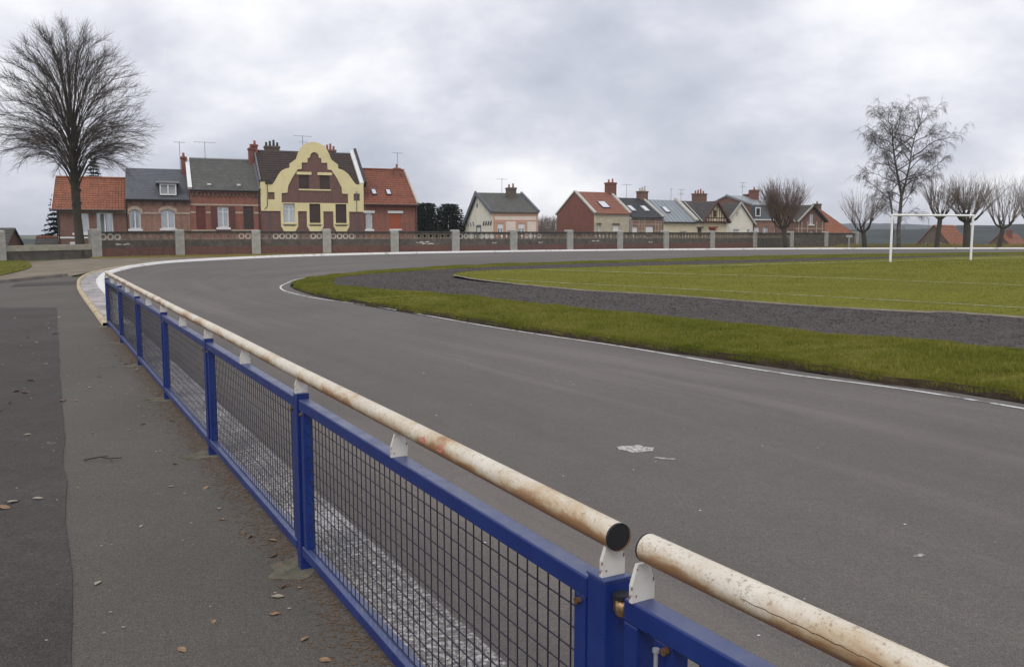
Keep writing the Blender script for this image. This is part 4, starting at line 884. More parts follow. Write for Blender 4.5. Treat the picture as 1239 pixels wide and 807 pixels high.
# red tile house at the end of the row
h = RA.root('red_roof_house', 22.44, 'brick house with red tiled roof, two skylights and rust red shutter'); W = 4.5
d1, d2 = (0.12, 0.66, 1.84, 3.16), (2.17, 3.07, 1.87, 3.14)
box_house(h, W, 8, 3.95, 6.95, [rect(d1), rect(d2)], M['brick_c'])
rf = roof_x(h, -0.02, W-0.05, -0.3, 3.86, 4.0, 7.0, 8.2, 3.86, M['tile_red'])
window(h, d1, mull=0, transom=0, lintel='white'); panel(h, 'shutter', d2, M['rust_wood'], 0.04, 3); MB().box(1.97, 3.27, -0.06, 0.0, 3.16, 3.36).build('lintel', M['white'], h); MB().box(2.1, 3.15, -0.08, 0.02, 1.74, 1.86).build('sill', M['white'], h)
gutter(h, 0.0, W, -0.34, 3.84, 'dark_trim', W-0.12, 0.3); bars(h, 'verge_coping', [((W, -0.3, 3.98), (W, 4.0, 7.10))], 0.16, 0.2, M['pale_trim'])
sl = (lambda f: -0.3+4.3*f, lambda f: 3.9+3.12*f)
skylight(rf, 0.85, 1.30, 0.25, 0.40, *sl); skylight(rf, 2.10, 2.55, 0.25, 0.40, *sl)
chimney(rf, 3.40, 3.90, 3.0, 3.6, 6.0, 7.15, M['brick_c'], 1); antenna(rf, 3.75, 3.4, 7.0, 8.5, 0.9)
MB().tube([(0, 4.0, 7.05), (W-0.1, 4.0, 7.05)], 0.09, 8).build('ridge_tiles', M['tile_red'], rf)

# white house with slate roof and salmon front
h = RB.root('white_gable_house', 0.0, 'white gabled house with salmon front, grey slate roof and brick chimney'); W = 4.72; D = 9.6
wA, wB = (0.48, 1.08, 1.3, 2.5), (2.63, 3.32, 1.3, 2.5)
shell(h, [(0, -0.4), (W, -0.4), (W, 3.62), (0, 3.62)], [rect(wA), rect(wB)], D, M['pink_render'], W, None)
prof = [(0, -0.4), (D, -0.4), (D, 2.1), (4.8, 5.55), (0, 3.6)]
mb = MB(); mb.prism(prof, (), 0.0, 0.15, map=lambda y, z, x: (x-0.004, y+0.002, z)); mb.prism(prof, (), 0.0, 0.15, map=lambda y, z, x: (W-0.15+x, y+0.17*(y < 0.1), z)); mb.box(0.16, W-0.16, D-0.2, D, -0.4, 2.05); mb.build('gable_wall', M['white_render'], h)
rf = roof_x(h, -0.22, W+0.05, -0.15, 3.60, 4.8, 5.66, D+0.3, 1.95, M['slate_grey'], step=0.3, lip=0.012)
bars(h, 'verge_board', [((-0.25, -0.15, 3.56), (-0.25, 4.8, 5.62)), ((-0.25, 4.8, 5.62), (-0.25, D+0.3, 1.92))], 0.08, 0.42, M['slate_trim']); bars(h, 'verge_coping', [((W+0.03, -0.15, 3.68), (W+0.03, 4.8, 5.74))], 0.2, 0.18, M['slate_trim'])
band(h, 'brick_band', 0.0, W, 3.21, 3.6, 'salmon'); band_gaps(h, 'brick_band', 0.0, W, 2.74, 2.84, 'salmon', [])
for q in (wA, wB):
    roller(h, q, 0.42)
    for x0, x1 in ((q[0]-0.26, q[0]-0.01), (q[1]+0.01, q[1]+0.26)): MB().box(x0, x1, -0.03, 0.0, 0.6, 2.72).build('window_jamb', M['salmon'], h)
    MB().box(q[0]-0.01, q[1]+0.01, -0.03, 0.0, 2.52, 2.74).build('window_head', M['salmon'], h)
for x in (0.04, W-0.2): MB().box(x, x+0.16, -0.035, 0.0, -0.2, 3.2).build('corner_strip', M['salmon'], h)
for k, (y, tl) in enumerate([(0.6, 1), (1.35, 1), (2.1, 1), (2.85, 1), (5.9, -1), (6.9, -1), (7.8, -1)]):
    MB().bar((-0.03, y, 2.30), (-0.03, y+0.32*tl*-1, 2.72), 0.05, 0.20, (1, 0, 0)).build('painted_lozenge', M['slate_trim'], h)
mb = MB(); mb.bar((-0.03, 3.7, 0.3), (-0.03, 3.7, 2.2), 0.05, 0.16, (0, 1, 0)); mb.bar((-0.03, 5.1, 0.3), (-0.03, 5.1, 2.2), 0.05, 0.16, (0, 1, 0)); mb.bar((-0.03, 3.62, 2.28), (-0.03, 5.18, 2.28), 0.05, 0.2, (0, 0, 1)); mb.build('blind_door_frame', M['slate_trim'], h)
MB().box(-0.06, 0.0, 4.75, 5.05, 4.15, 4.6).build('vent', M['slate_trim'], h)
chimney(rf, 2.75, 3.62, 3.2, 4.0, 4.6, 6.15, M['brick_dark'], 2); antenna(rf, 2.55, 4.6, 5.3, 7.1, 1.1)

# row of small houses running away to the right
h = RC.root('brick_gable_house', 0.0, 'house with plain red brick side gable, rose tiled roof and beige stone front'); W = 4.55; D = 7.0
wn_, wr = (0.39, 0.85, 1.2, 2.42), (2.44, 3.15, 1.3, 2.37)
shell(h, [(0, -0.4), (W, -0.4), (W, 3.62), (0, 3.62)], [rect(wn_), rect(wr)], D, M['stone_render'], W, None)
prof = [(0, -0.4), (D, -0.4), (D, 3.6), (3.5, 5.90), (0, 3.6)]
mb = MB(); mb.prism(prof, (), 0, 0.15, map=lambda y, z, x: (x-0.004, y+0.003, z)); mb.prism(prof, (), 0, 0.15, map=lambda y, z, x: (W-0.15+x, y+0.17*(y < 0.1), z)); mb.box(0.16, W-0.16, D-0.2, D, -0.4, 3.5); mb.build('gable_wall', M['brick_e'], h)
rf = roof_x(h, 0.12, W-0.02, -0.15, 3.60, 3.5, 5.95, D+0.2, 3.5, M['tile_rose'])
bars(h, 'verge_coping', [((0.04, -0.18, 3.62), (0.04, 3.5, 6.0)), ((0.04, 3.5, 6.0), (0.04, D+0.2, 3.6))], 0.32, 0.14, M['pale_trim']); bars(h, 'verge_coping', [((W, -0.18, 3.68), (W, 3.5, 6.05))], 0.3, 0.16, M['pale_trim'])
window(h, wn_, mull=1, transom=0, curtain=False, sill=False); roller(h, wr, 0.75); MB().box(2.3, 3.3, -0.05, 0.0, 2.4, 2.58).build('lintel', M['brick_dark'], h)
MB().prism(arch((0.28, 0.96, 2.44, 2.62), 0.1), (), -0.05, 0.0).build('lintel', M['brick_dark'], h)
sl = (lambda f: -0.15+3.65*f, lambda f: 3.64+2.3*f); skylight(rf, 1.55, 2.55, 0.22, 0.52, *sl)
band(h, 'cornice', 0.0, W, 3.42, 3.56, 'pale_trim', 0.08); chimney(rf, 4.05, 5.05, 3.0, 3.8, 5.2, 7.0, M['brick_e'], 2)

h = RC.root('black_slate_house', 4.57, 'low house with black slate roof, two white skylights and checked brick front'); W = 4.42; D = 7.0
wA, wB = (0.35, 1.05, 1.0, 2.22), (2.15, 3.2, 1.0, 2.3)
box_house(h, W, D, 3.28, 5.36, [rect(wA), rect(wB)], M['brick_b'])
rf = roof_x(h, 0.15, W, -0.2, 3.24, 3.5, 5.42, D+0.2, 3.2, M['slate_black'], step=0.25, lip=0.012)
roller(h, wA, 0.85); roller(h, wB, 0.72); band(h, 'fascia', 0.0, W, 3.08, 3.22, 'white', 0.08)
for z in (1.2, 1.75, 2.45, 2.8): band_gaps(h, 'stone_band', 0.05, W-0.05, z, z+0.07, 'stone_band', [(0.25, 1.15), (2.05, 3.3)] if z < 2.4 else [])
for x in (0.1, 0.28, 1.2, 1.6, 1.95, 3.45, 3.85, 4.2): MB().box(x, x+0.08, -0.034, 0.0, -0.2, 3.05).build('stone_strip', M['stone_band'], h)
sl = (lambda f: -0.2+3.7*f, lambda f: 3.28+2.16*f); skylight(rf, 0.95, 1.55, 0.28, 0.55, *sl, 'grey_trim'); skylight(rf, 2.75, 3.4, 0.28, 0.55, *sl, 'grey_trim')
bars(h, 'verge_coping', [((W, -0.2, 3.34), (W, 3.5, 5.50))], 0.26, 0.14, M['pale_trim']); chimney(rf, 3.9, 4.9, 3.1, 3.9, 4.7, 6.2, M['brick_a'], 3, 'pale_trim'); antenna(rf, 2.3, 3.6, 5.2, 6.9, 1.2)
MB().tube([(0.06, -0.08, 3.1), (0.06, -0.08, 0.2)], 0.05, 6).build('downpipe', M['grey_trim'], h)

h = RC.root('zinc_roof_house', 8.99, 'low cream house with pale grey standing seam metal roof and one skylight'); W = 4.8; D = 7.0
w1, w2 = (2.5, 3.45, 1.0, 1.79), (0.5, 0.95, 1.0, 1.78)
box_house(h, W, D, 2.80, 5.2, [rect(w1), rect(w2)], M['cream'])
rf = roof_x(h, 0.15, W, -0.2, 2.76, 3.5, 5.28, D+0.2, 2.7, M['zinc'], step=4, lip=0.0)
for k in range(8):
    x = 0.4+k*0.58; MB().bar((x, -0.18, 2.80), (x, 3.5, 5.31), 0.04, 0.05).build('roof_seam', M['grey_trim'], rf)
window(h, w1, sill=True); window(h, w2, mull=0, transom=0); sl = (lambda f: -0.2+3.7*f, lambda f: 2.8+2.5*f); skylight(rf, 1.55, 2.25, 0.40, 0.66, *sl)
gutter(h, 0.1, W, -0.25, 2.74, 'dark_trim', 0.05, 0.2); bars(h, 'verge_coping', [((W, -0.2, 2.95), (W, 3.5, 5.48))], 0.42, 0.22, M['pale_trim']); antenna(rf, 4.2, 3.6, 5.2, 6.6, 0.3); 

h = RC.root('half_timbered_house', 13.8, 'cream house with brown half-timbered gable and clustered red chimney pots'); W = 4.45; D = 7.0
door, w1, at_ = (1.94, 2.9, 0.0, 2.15), (0.22, 0.82, 0.9, 2.14), (2.30, 2.68, 3.35, 4.1)
shell(h, [(0, -0.4), (W, -0.4), (W, 2.75), (0, 2.75)], [rect(door), rect(w1)], D, M['cream'], W, [(0, -0.4), (D, -0.4), (D, 2.9), (3.5, 5.2), (0, 2.75)])
rf = roof_x(h, 0.1, W+0.1, -0.2, 2.85, 3.5, 5.25, D+0.2, 2.8, M['slate_brown'], step=0.25, lip=0.012)
pk = 2.55; gz = 2.78
MB().prism([(0.85, gz), (4.25, gz), (4.25, 3.0), (pk, 5.0), (0.85, 3.0)], [rect(at_)], -0.30, 3.0).build('gable', M['cream'], h)
gr_ = roof_y(h, 0.55, 2.78, pk, 5.14, 4.55, 2.78, -0.62, 3.2, M['slate_brown'], step=0.25, name='gable_roof')
bars(h, 'barge_board', [((0.50, -0.64, 2.74), (pk, -0.64, 5.10)), ((pk, -0.64, 5.10), (4.60, -0.64, 2.74))], 0.06, 0.20, M['timber'])
for x in (1.2, 1.55, 1.9, 2.22, 2.75, 3.1, 3.45, 3.8): MB().box(x-0.045, x+0.045, -0.33, -0.30, gz+0.02, 3.0+max(0, (1-abs(x-pk)/1.7))*1.85).build('timber', M['timber'], h)
MB().box(0.9, 4.2, -0.34, -0.30, 3.22, 3.32).build('timber', M['timber'], h); MB().box(0.85, 4.25, -0.36, -0.30, gz, gz+0.14).build('timber', M['timber'], h)
panel(h, 'attic_shutter', at_, M['brown_wood'], -0.26, 2); panel(h, 'door', door, M['rust_wood'], 0.05, 3); MB().box(1.8, 3.04, -0.25, 0.0, 2.16, 2.30).build('door_canopy', M['rust_wood'], h); window(h, w1, fm='brown_wood', curtain=False); MB().box(0.1, 0.95, -0.2, 0.0, 2.16, 2.28).build('lintel', M['timber'], h)
bars(h, 'valley_flashing', [((0.52, -0.45, 2.90), (0.9, 3.0, 5.10))], 0.1, 0.06, M['pale_trim']); chimney(rf, 2.9, 4.5, 3.3, 4.1, 4.8, 6.15, M['brick_a'], 4); antenna(rf, 1.2, 4.0, 5.0, 6.6, 0.8, True)

h = RC.root('cream_gable_house', 18.27, 'cream rendered house front with steep pale edged gable and tiny attic window'); W = 4.2; D = 7.0
a1, w1, w2 = (1.55, 1.85, 3.43, 3.94), (1.11, 2.09, 0.95, 2.02), (3.29, 3.69, 0.95, 2.03); pk = 2.05
shell(h, [(0, -0.4), (W, -0.4), (W, 2.75), (pk, 4.98), (0, 2.85)], [rect(a1), rect(w1), rect(w2)], D, M['white_render'], W, [(0, -0.4), (D, -0.4), (D, 2.7), (0, 2.7)])
rf = roof_y(h, -0.25, 2.70, pk, 5.06, W+0.25, 2.58, -0.2, 7.0, M['slate_brown'], step=0.25)
bars(h, 'barge_board', [((-0.28, -0.22, 2.68), (pk, -0.22, 5.04)), ((pk, -0.22, 5.04), (W+0.28, -0.22, 2.56))], 0.06, 0.20, M['pale_trim'])
window(h, a1, mull=0, transom=0, sill=False); window(h, w1); window(h, w2, mull=0, transom=0)
mb = MB(); mb.tube([(W+0.05, -0.15, 2.62), (W+0.35, -0.2, 2.55)], 0.05, 6); mb.tube([(W-0.02, -0.08, 2.6), (W-0.02, -0.08, 0.2)], 0.05, 6); mb.build('downpipe', M['dark_trim'], h)

h = RC.root('mansard_house', 22.5, 'tall brick house with grey metal roof above steep slate front and dormer'); W = 3.4; D = 9.0
dw, dr_ = (0.10, 0.95, 0.0, 2.25), (1.5, 2.4, 1.0, 2.3)
shell(h, [(0, -0.4), (W, -0.4), (W, 3.2), (0, 3.2)], [rect(dw), rect(dr_)], D, M['brick_b'], W, None)
prof = [(0, -0.4), (D, -0.4), (D, 4.6), (4.5, 6.0), (0.5, 4.85), (0, 3.2)]
mb = MB(); mb.prism(prof, (), 0, 0.15, map=lambda y, z, x: (x-0.004, y+0.003, z)); mb.prism(prof, (), 0, 0.15, map=lambda y, z, x: (W-0.15+x, y+0.003, z)); mb.build('gable_wall', M['brick_a'], h)
rf = roof_x(h, -0.1, W+0.1, 0.35, 4.88, 4.5, 6.10, D+0.2, 4.6, M['zinc'], step=4, lip=0)
MB().prism([(-0.12, 3.2), (0.46, 4.86), (0.60, 4.86), (0.05, 3.2)], (), -0.02, W+0.02, map=lambda y, z, x: (x, y, z)).build('mansard_slope', M['slate_blue'], h)
dmo = MB().box(0.12, 1.02, -0.08, 0.6, 3.42, 4.62).build('dormer', M['slate_blue'], h); MB().prism(rect((0.15, 0.98, 3.5, 4.55)), [rect((0.27, 0.86, 3.62, 4.43))], -0.14, -0.08).build('dormer_window', M['white'], dmo); MB().box(0.27, 0.86, -0.10, -0.085, 3.62, 4.43).build('dormer_pane', M['interior'], dmo)
band(h, 'cornice', -0.05, W, 3.06, 3.2, 'white', 0.14); bars(h, 'verge_coping', [((-0.06, 0.3, 4.92), (-0.06, 4.5, 6.16))], 0.14, 0.14, M['grey_trim'])
roller(h, dw, 0.25); window(h, dr_); chimney(rf, 2.6, 3.4, 2.6, 3.4, 5.2, 6.75, M['brick_e'], 1); antenna(rf, 1.1, 3.0, 5.7, 7.6, 0.9, True)

h = RD.root('twin_gable_house', -0.35, 'brick house with two front gables behind the pollarded tree by the wall'); W = 9.0; D = 8.0
p1_, p2_ = 2.1, 7.0
wl = (0.75, 1.9, 0.9, 2.5); wu = (6.72, 7.30, 2.65, 3.9); wd = (6.66, 7.58, 0.95, 1.85)
shell(h, [(0, -0.4), (W, -0.4), (W, 3.05), (p2_, 4.85), (5.0, 3.05), (4.3, 3.05), (p1_, 5.0), (0, 3.1)], [arch(wl, 0.3), rect(wu), arch(wd, 0.25)], D, M['brick_a'], W, [(0, -0.4), (D, -0.4), (D, 3.0), (4, 4.9), (0, 3.0)])
rf = roof_x(h, 0.4, W-0.5, 0.4, 3.15, 4.0, 4.98, D+0.2, 3.0, M['slate_brown'], step=0.25, lip=0.012)
r1 = roof_y(h, -0.25, 3.0, p1_, 5.12, 4.4, 3.0, -0.25, 4.2, M['slate_brown'], step=0.25, name='gable_roof'); r2 = roof_y(h, 4.85, 2.98, p2_, 4.97, W+0.2, 2.98, -0.3, 4.2, M['slate_brown'], step=0.25, name='gable_roof')
bars(h, 'barge_board', [((-0.28, -0.28, 2.96), (p1_, -0.28, 5.10)), ((p1_, -0.28, 5.10), (4.42, -0.28, 2.96))], 0.06, 0.18, M['stone_band'])
bars(h, 'barge_board', [((4.80, -0.33, 2.95), (p2_, -0.33, 4.95))], 0.06, 0.2, M['pale_trim']); bars(h, 'barge_board', [((p2_, -0.33, 4.95), (W+0.25, -0.33, 2.95))], 0.06, 0.2, M['dark_trim'])
window(h, wl, arched=0.3, mull=2, transom=0.6, curtain=False); window(h, wu, mull=1, transom=0); window(h, wd, arched=0.25, mull=0, transom=0, curtain=False, fw=0.14)
for x in (5.15, 5.6, 6.45, 7.75, 8.6): MB().box(x, x+0.12, -0.03, 0.0, -0.2, 3.0).build('stone_strip', M['stone_band'], h)
band_gaps(h, 'stone_band', 4.6, 8.9, 2.1, 2.2, 'stone_band', [(5.13, 5.29), (5.58, 5.74), (6.43, 6.59), (7.73, 7.89), (8.58, 8.74)], 0.026); chimney(rf, 0.2, 1.3, 3.4, 4.2, 4.6, 6.3, M['brick_e'], 1)

h = RD.root('orange_roof_barn', 9.0, 'low building with bright orange hipped roof and brick chimney', 1.0)
mb = MB(); mb.box(-0.2, 4.3, 0.0, 6.5, -0.4, 1.5); mb.build('wall', M['brick_dark'], h)
mb = MB(); a, b, c, d = (-0.5, -0.35, 1.45), (5.0, -0.35, 1.45), (5.0, 6.9, 1.45), (-0.5, 6.9, 1.45); r1_, r2_ = (-0.5, 3.2, 4.85), (2.0, 3.2, 4.85)
mb.quad(a, b, r2_, r1_); mb.tri(b, c, r2_); mb.quad(c, d, r1_, r2_); mb.tri(d, a, r1_); mb.quad(d, c, b, a); rf = mb.build('roof', M['tile_orange'], h)
chimney(rf, 1.55, 2.35, 3.0, 3.7, 4.2, 5.3, M['brick_dark'], 1)

# houses lower down the slope on the right
def low_house(name, label, x, y, zb, rz, W, D, he, hr, wm, rm, ch=None, openings=()):
    h = tag(empty(name, (x, y, zb), math.radians(rz)), label, 'house')
    shell(h, [(0, -1.5), (W, -1.5), (W, he), (W/2, hr), (0, he)], [rect(q) for q in openings], D, M[wm], W, [(0, -1.5), (D, -1.5), (D, he), (0, he)])
    for q in openings: window(h, q, mull=0, transom=0, curtain=False, sill=False)
    rf = roof_y(h, -0.2, he-0.12, W/2, hr+0.1, W+0.2, he-0.12, -0.15, D+0.2, M[rm], step=0.3)
    if ch: chimney(rf, *ch)
    return h, rf
h, rf = low_house('hillside_house', 'brown brick gable house with orange roof beyond the goal', 58.1, 126.0, -3.4, -52, 5.4, 5.5, 3.35, 6.4, 'brick_dark', 'tile_orange', None, [(1.5, 2.1, 3.4, 4.0), (3.2, 3.8, 3.4, 4.0)])
antenna(rf, 1.6, 0.6, 5.0, 7.4, 0.2)
h, rf = low_house('hillside_house', 'dark brick house with steep orange roof and chimney beneath the pollards', 74.2, 137.0, -4.6, -52, 4.2, 6.0, 4.3, 6.35, 'brick_dark', 'tile_orange', (2.2, 2.9, 2.0, 2.7, 5.5, 7.0, M['brick_e'], 1), [(1.8, 2.3, 4.5, 5.0)])
h, rf = low_house('far_house', 'far pale house with grey roof down the slope', 85.0, 165.0, -5.5, 40, 6, 9, 3.4, 6.0, 'white_render', 'zinc')
h, rf = low_house('far_house', 'far white walled house with red roof at the edge of the slope', 98.0, 168.0, -5.2, -60, 7, 11, 4.4, 7.0, 'white_render', 'tile_red', None)
h, rf = low_house('garden_shed', 'low brick outbuilding with dark roof left of the orange roofed cottage', -41.2, 62.0, -0.75, 96, 4.2, 6.8, 1.1, 2.75, 'brick_a', 'slate_brown')
h['category'] = 'shed'; h.location = (-35.6, 61.0, -0.7); h.rotation_euler = (0, 0, math.radians(100))
h = RA.root('lean_to', -1.75, 'little lean-to with orange ridge tiles beside the cottage wall', 0.6, cat='shed')
mb = MB(); mb.box(0.0, 1.35, 0.0, 2.2, -0.4, 0.75); mb.build('wall', M['brick_dark'], h); rf = roof_x(h, -0.1, 1.45, -0.2, 0.62, 1.3, 1.16, 2.4, 0.6, M['slate_brown']); MB().tube([(-0.1, 1.3, 1.2), (1.45, 1.3, 1.2)], 0.09, 8).build('ridge_tiles', M['tile_orange'], rf)

# ------------------------------------------------------------------ trees
class Wood:
    def __init__(s): s.V = []; s.F = []
    def tube(s, pts, r0, r1, n=4):
        k = len(pts); base = len(s.V)
        for i in range(k):
            p = pts[i]; a = pts[max(i-1, 0)]; b = pts[min(i+1, k-1)]
            tx, ty, tz = b[0]-a[0], b[1]-a[1], b[2]-a[2]; L = math.sqrt(tx*tx+ty*ty+tz*tz) or 1; tx /= L; ty /= L; tz /= L
            if abs(tz) < 0.9: ux, uy, uz = -ty, tx, 0.0
            else: ux, uy, uz = 0.0, -tz, ty
            q = math.sqrt(ux*ux+uy*uy+uz*uz) or 1; ux /= q; uy /= q; uz /= q
            vx, vy, vz = ty*uz-tz*uy, tz*ux-tx*uz, tx*uy-ty*ux; r = r0+(r1-r0)*i/(k-1)
            for j in range(n):
                c, s_n = math.cos(2*PI*j/n)*r, math.sin(2*PI*j/n)*r
                s.V.append((p[0]+ux*c+vx*s_n, p[1]+uy*c+vy*s_n, p[2]+uz*c+vz*s_n))
        for i in range(k-1):
            for j in range(n):
                j2 = (j+1) % n; s.F.append((base+i*n+j, base+i*n+j2, base+(i+1)*n+j2, base+(i+1)*n+j))
    def build(s, name, m, parent): return np_mesh(name, np.array(s.V), np.array(s.F), m, parent, True)
U = random.uniform
def rvec(): 
    while True:
        v = (U(-1, 1), U(-1, 1), U(-1, 1)); l = math.sqrt(sum(q*q for q in v))
        if 0.1 < l < 1: return tuple(q/l for q in v)
def norm(v): l = math.sqrt(sum(q*q for q in v)) or 1; return tuple(q/l for q in v)
def add(a, b, k=1.0): return (a[0]+b[0]*k, a[1]+b[1]*k, a[2]+b[2]*k)
def grow(p, d, L, n, wob, lift=0.0):
    """a wandering path; lift bends it up (or down when negative) along its length"""
    pts = [p]
    for i in range(n):
        d = norm(add(add(d, rvec(), wob), (0, 0, 1), lift)); p = add(p, d, L/n); pts.append(p)
    return pts
def lerp(pts, s): 
    k = s*(len(pts)-1); i = min(int(k), len(pts)-2); f = k-i; a, b = pts[i], pts[i+1]
    return tuple(a[q]+(b[q]-a[q])*f for q in range(3)), norm(tuple(b[q]-a[q] for q in range(3)))

def lime_tree(loc):
    random.seed(21)
    t = empty('bare_tree', loc); t.scale = (0.97, 0.97, 0.95); tag(t, 'tall bare tree with dense rounded fan of branches beside the orange roofed cottage', 'tree')
    W_ = Wood(); tr = [(0, 0, -0.1), (0.0, 0, 0.15), (-0.03, 0, 1.2), (-0.1, 0, 2.6), (-0.12, 0.02, 4.0), (-0.14, 0, 5.2), (-0.12, 0, 6.4), (-0.1, 0, 8.0)]
    for a, b, r0, r1 in zip(tr, tr[1:], (0.42, 0.31, 0.265, 0.24, 0.25, 0.25, 0.17), (0.31, 0.265, 0.24, 0.25, 0.25, 0.17, 0.09)): W_.tube([a, b], r0, r1, 12)
    for k in range(10): 
        z = U(3.0, 5.2); a = U(0, 2*PI); W_.tube([(-0.1+0.2*math.cos(a), 0.2*math.sin(a), z), (-0.1+0.30*math.cos(a), 0.30*math.sin(a), z+0.08)], 0.12, 0.05, 6)
    W_.build('trunk', M['bark'], t)
    B = Wood(); T = Wood()
    NL = 104
    for i in range(NL):
        f = (i+0.5)/NL; az = i*2.399963+U(-0.2, 0.2)
        se = -0.72+1.70*f; el = math.asin(min(se, 0.985)); h0 = 4.2+4.6*f*U(0.75, 1.1)
        rz_ = 6.3 if se > 0 else 4.3; tx, tz = (4.6-0.7*max(se, 0))*math.cos(el), 8.5+(rz_-0.5)*math.sin(el)
        tip = (-0.1+tx*math.cos(az)*U(0.93, 1.0), tx*math.sin(az)*U(0.93, 1.0), tz*U(0.98, 1.01))
        p0_ = (-0.12+0.12*math.cos(az), 0.12*math.sin(az), h0); dz_ = tip[2]-h0; rise = 0.9+1.6*max(0, 0.45-f)
        c1 = (p0_[0]+(tip[0]-p0_[0])*0.20, p0_[1]+(tip[1]-p0_[1])*0.20, h0+dz_*0.45+rise*0.9)
        c2 = (p0_[0]+(tip[0]-p0_[0])*0.55, p0_[1]+(tip[1]-p0_[1])*0.55, h0+dz_*0.80+rise*0.9)
        pts = []
        for k in range(10):
            s_t = k/9; a, b, c, d = (1-s_t)**3, 3*s_t*(1-s_t)**2, 3*s_t*s_t*(1-s_t), s_t**3
            pts.append(tuple(a*p0_[q]+b*c1[q]+c*c2[q]+d*tip[q]+U(-0.06, 0.06) for q in range(3)))
        L = sum(math.dist(a, b) for a, b in zip(pts, pts[1:])); r0 = U(0.024, 0.048)
        B.tube(pts, r0, 0.009, 6)
        ns = int(L*3.7)
        for k in range(ns):
            s_t = 0.26+0.73*(k+U(0, 1))/ns; p, d = lerp(pts, s_t)
            rad = norm((p[0]+0.1, p[1], (p[2]-7.5)*0.45+0.01)); dirn = norm(add(add(d, rvec(), 0.6), rad, 0.3)); l1 = (0.45+1.5*(1-s_t))*U(0.7, 1.25)
            drp = -0.13 if p[2] < 6.0 else (0.0 if p[2] < 8.5 else 0.06)
            q = grow(p, dirn, l1, 5, 0.13, drp); T.tube(q, 0.014 if l1 > 1 else 0.010, 0.004, 3)
            for m_ in range(int(3+l1*4.6)):
                s2 = 0.2+0.8*U(0, 1); p2, d2 = lerp(q, s2); dd_ = norm(add(d2, rvec(), 0.6)); l2 = U(0.35, 0.85)
                T.tube(grow(p2, dd_, l2, 3, 0.12, drp*1.5), 0.0062, 0.0035, 3)
    cr_ = B.build('crown', M['bark'], t); tag(T.build('twigs', M['twig'], cr_), kind='stuff')
lime_tree((-26.0, 52.6, g(52.6)-0.10))

def birch(loc, H=15.2):
    random.seed(5)
    t = empty('birch_tree', loc); t.scale = (0.80, 0.85, 0.865); tag(t, 'tall open bare birch with drooping twig clusters behind the goal', 'tree')
    W_ = Wood(); st1 = [(0, 0, -0.1), (-0.15, 0, 2.5), (-0.05, 0, 4.5), (0.05, 0.1, 6.2), (-0.45, 0.2, 8.2), (-0.95, 0.3, 10.4), (-1.35, 0.2, 12.4), (-1.5, 0.2, 14.2)]
    st2 = [(0.02, 0.1, 5.8), (0.45, 0.0, 7.6), (0.75, -0.2, 9.6), (1.0, -0.1, 11.6), (1.5, 0, 13.6)]
    st0 = [(-0.75, 0.6, -0.1), (-0.62, 0.5, 1.8), (-0.75, 0.4, 3.4), (-1.1, 0.3, 5.2), (-1.5, 0.5, 6.6)]
    for s_, r0, r1 in ((st1, 0.27, 0.05), (st2, 0.15, 0.04), (st0, 0.2, 0.05)): W_.tube(s_, r0, r1, 9)
    W_.build('trunk', M['birch'], t)
    B = Wood(); T = Wood(); limbs = []
    for st, zs in ((st1, np.linspace(0.22, 0.99, 26)), (st2, np.linspace(0.15, 0.99, 14)), (st0, np.linspace(0.4, 0.95, 6))):
        for k, s_t in enumerate(zs):
            p, d = lerp(st, s_t); az = k*2.4+U(-0.4, 0.4)+(1.5 if st is st2 else 0); hz = p[2]
            reach = 6.1*math.sin(PI*min(max((hz-1.5)/15.2, 0.05), 0.86))*U(0.75, 1.05)*(0.75 if st is st0 else 1); up = 0.12+0.07*hz/3
            limbs.append(grow(p, norm((math.cos(az), math.sin(az)*0.9, up+0.35)), reach, 8, 0.26, -0.03)); B.tube(limbs[-1], 0.022+0.010*reach, 0.010, 5)
    for q in limbs:
        L = sum(math.dist(a, b) for a, b in zip(q, q[1:]))
        for k in range(int(3+L*1.5)):
            s_t = 0.2+0.8*U(0, 1)**0.8; p, d = lerp(q, s_t); b0 = grow(p, norm(add(add(d, rvec(), 0.8), (0, 0, 0.45))), U(0.7, 1.9), 5, 0.2, -0.01); B.tube(b0, 0.022, 0.009, 4)
            for j in range(4):
                p1_, d1_ = lerp(b0, U(0.25, 1)); b1 = grow(p1_, norm(add(add(d1_, rvec(), 0.9), (0, 0, 0.1))), U(0.4, 0.9), 4, 0.2, -0.12); T.tube(b1, 0.012, 0.007, 3)
                for m_ in range(6):
                    p2, d2 = lerp(b1, U(0.2, 1)); T.tube(grow(p2, norm(add(add(d2, rvec(), 0.8), (0, 0, -0.25))), U(0.35, 0.85), 3, 0.16, -0.42), 0.0085, 0.006, 3)
    cr_ = B.build('crown', M['birch'], t); tag(T.build('twigs', M['twig'], cr_), kind='stuff')
bt = birch((39.0, 88.0, g(88)-0.05))

